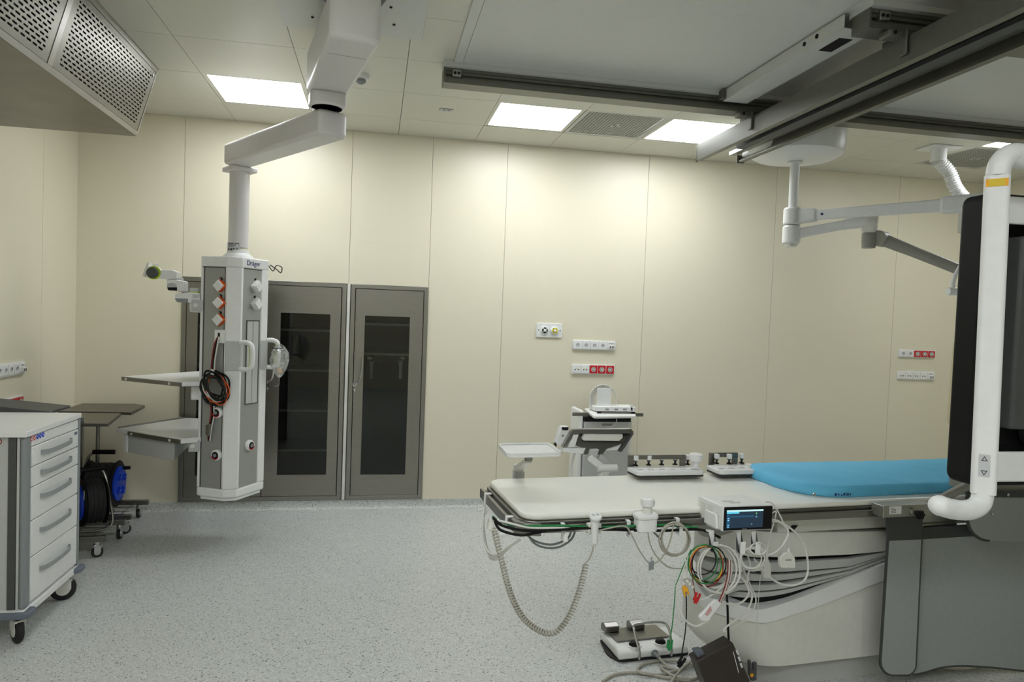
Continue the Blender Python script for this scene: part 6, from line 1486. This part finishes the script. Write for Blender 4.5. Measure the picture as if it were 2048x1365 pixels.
for k in range(6):
    pts = [Q(1206 + k * .8 + (27 - k * .9) * math.cos(a), 801 + (31 - k) * math.sin(a), .115 + .007 * k) for a in [PI * .72 + 2 * PI * .79 * i / 16 for i in range(17)]]
    B().tube(smooth_path(pts, 4), .0042, 8).build('cable_loop', 'cable', cc_)
# touchscreen seen from behind
YS = 3.47
def S(px, py, o=0): return Yp(px, py, YS + o)
ts = thing('operator_panel', 'tilted operator touch panel seen from behind on a jointed arm before the trolley', 'monitor', S(1205, 890))
def tilt(px, py, o=0): # tilts back towards its lower edge
    return Yp(px, py, YS + o - (py - 858) * .0016)
def tpl(b, pxs, o, th): b.prism([tilt(x, y, o) for x, y in pxs], (0, th, 0)); return b
outer = tpl(B(), [(1141, 866), (1146, 859), (1262, 858), (1268, 864), (1267, 870), (1256, 868), (1160, 868), (1150, 873), (1129, 895), (1124, 895)], 0, .03)
outer.build('top_frame', 'steel', ts, bevel=.003)
tpl(B(), [(1268, 868), (1262, 869), (1244, 895), (1238, 904), (1243, 905), (1250, 896)], 0, .03).build('side_bumper', 'greyd', ts, bevel=.002)
tpl(B(), [(1148, 868), (1266, 867), (1236, 901), (1120, 905), (1118, 896), (1130, 895)], .032, .01).build('back_shell', 'white', ts, bevel=.002)
bp_ = tpl(B(), [(1157, 867), (1258, 866), (1250, 886), (1214, 898), (1205, 910), (1167, 910), (1172, 900), (1150, 890)], .022, .01).build('back_plate', 'steeld', ts, bevel=.002)
tpl(B(), [(1168, 869), (1246, 869), (1246, 877), (1239, 883), (1168, 882), (1164, 879)], .0, .024).build('rear_module', 'white2', ts, bevel=.004)
for a_, b2 in (((1146, 870), (1134, 895)), ): tpl(B(), [(1146, 869), (1158, 869), (1150, 895), (1136, 896)], .0, .02).build('side_grip', 'white', ts, bevel=.003)
tpl(B(), [(1126, 896), (1172, 897), (1166, 909), (1126, 905)], .01, .02).build('lower_bracket', 'white', ts, bevel=.003)
tpl(B(), [(1183, 901), (1199, 900), (1194, 913), (1180, 913)], -.02, .04).build('arm_mount', 'greyl', ts, bevel=.003)
q1, q2, q3 = S(1186, 915, -.1), S(1213, 936, -.1), S(1198, 946, -.08)
beam(B(), q1 + Vector((-.02, 0, 0)), q2 + Vector((-.02, 0, 0)), .03, .035, .03, .035).build('arm_link', 'white', ts, bevel=.006)
B().cyl(q2 + Vector((-.05, -.01, 0)), q2 + Vector((.05, -.01, 0)), .019, seg=22).build('arm_joint', 'white', ts)
beam(B(), q1 + Vector((.04, .03, 0)), q2 + Vector((.03, .03, 0)), .02, .03, .02, .03).build('arm_link', 'greyl', ts, bevel=.004)
beam(B(), q2 + Vector((-.0, .0, -.0)), q3 + Vector((0, -.02, -.05)), .04, .04, .04, .04).build('arm_link', 'white2', ts, bevel=.005)
B().box((q3.x - .04, q3.y - .06, q3.z - .14), (q3.x + .04, q3.y + .02, q3.z - .04)).build('arm_base', 'greyl', ts, bevel=.006)
hs = thing('handheld_scanner', 'small white handheld device with a dark window left of the operator panel', 'handheld device', S(1125, 880))
tpl(B(), [(1122, 854), (1138, 854), (1140, 862), (1131, 880), (1126, 893), (1110, 890), (1112, 882)], .035, .05).build('body', 'white', hs, bevel=.005)
tpl(B(), [(1123, 855), (1138, 855), (1136, 861), (1125, 861)], .03, .006).build('window', 'black', hs, bevel=.002)
tpl(B(), [(1124, 870), (1128, 870), (1128, 874), (1123, 874)], .032, .004).build('button', 'greym', hs)
tpl(B(), [(1108, 889), (1112, 886), (1114, 892), (1112, 894)], .03, .02).build('foot', 'black', hs)
o = B().tube(smooth_path([S(1150, 905, .0), S(1146, 918, .01), S(1143, 935, .02), S(1143, 955, .0), S(1150, 965, -.08)], 8), .006, 10).build('panel_cable', 'cable'); tag(o, 'white cable falling from the operator panel beside the medical trolley', 'cable')
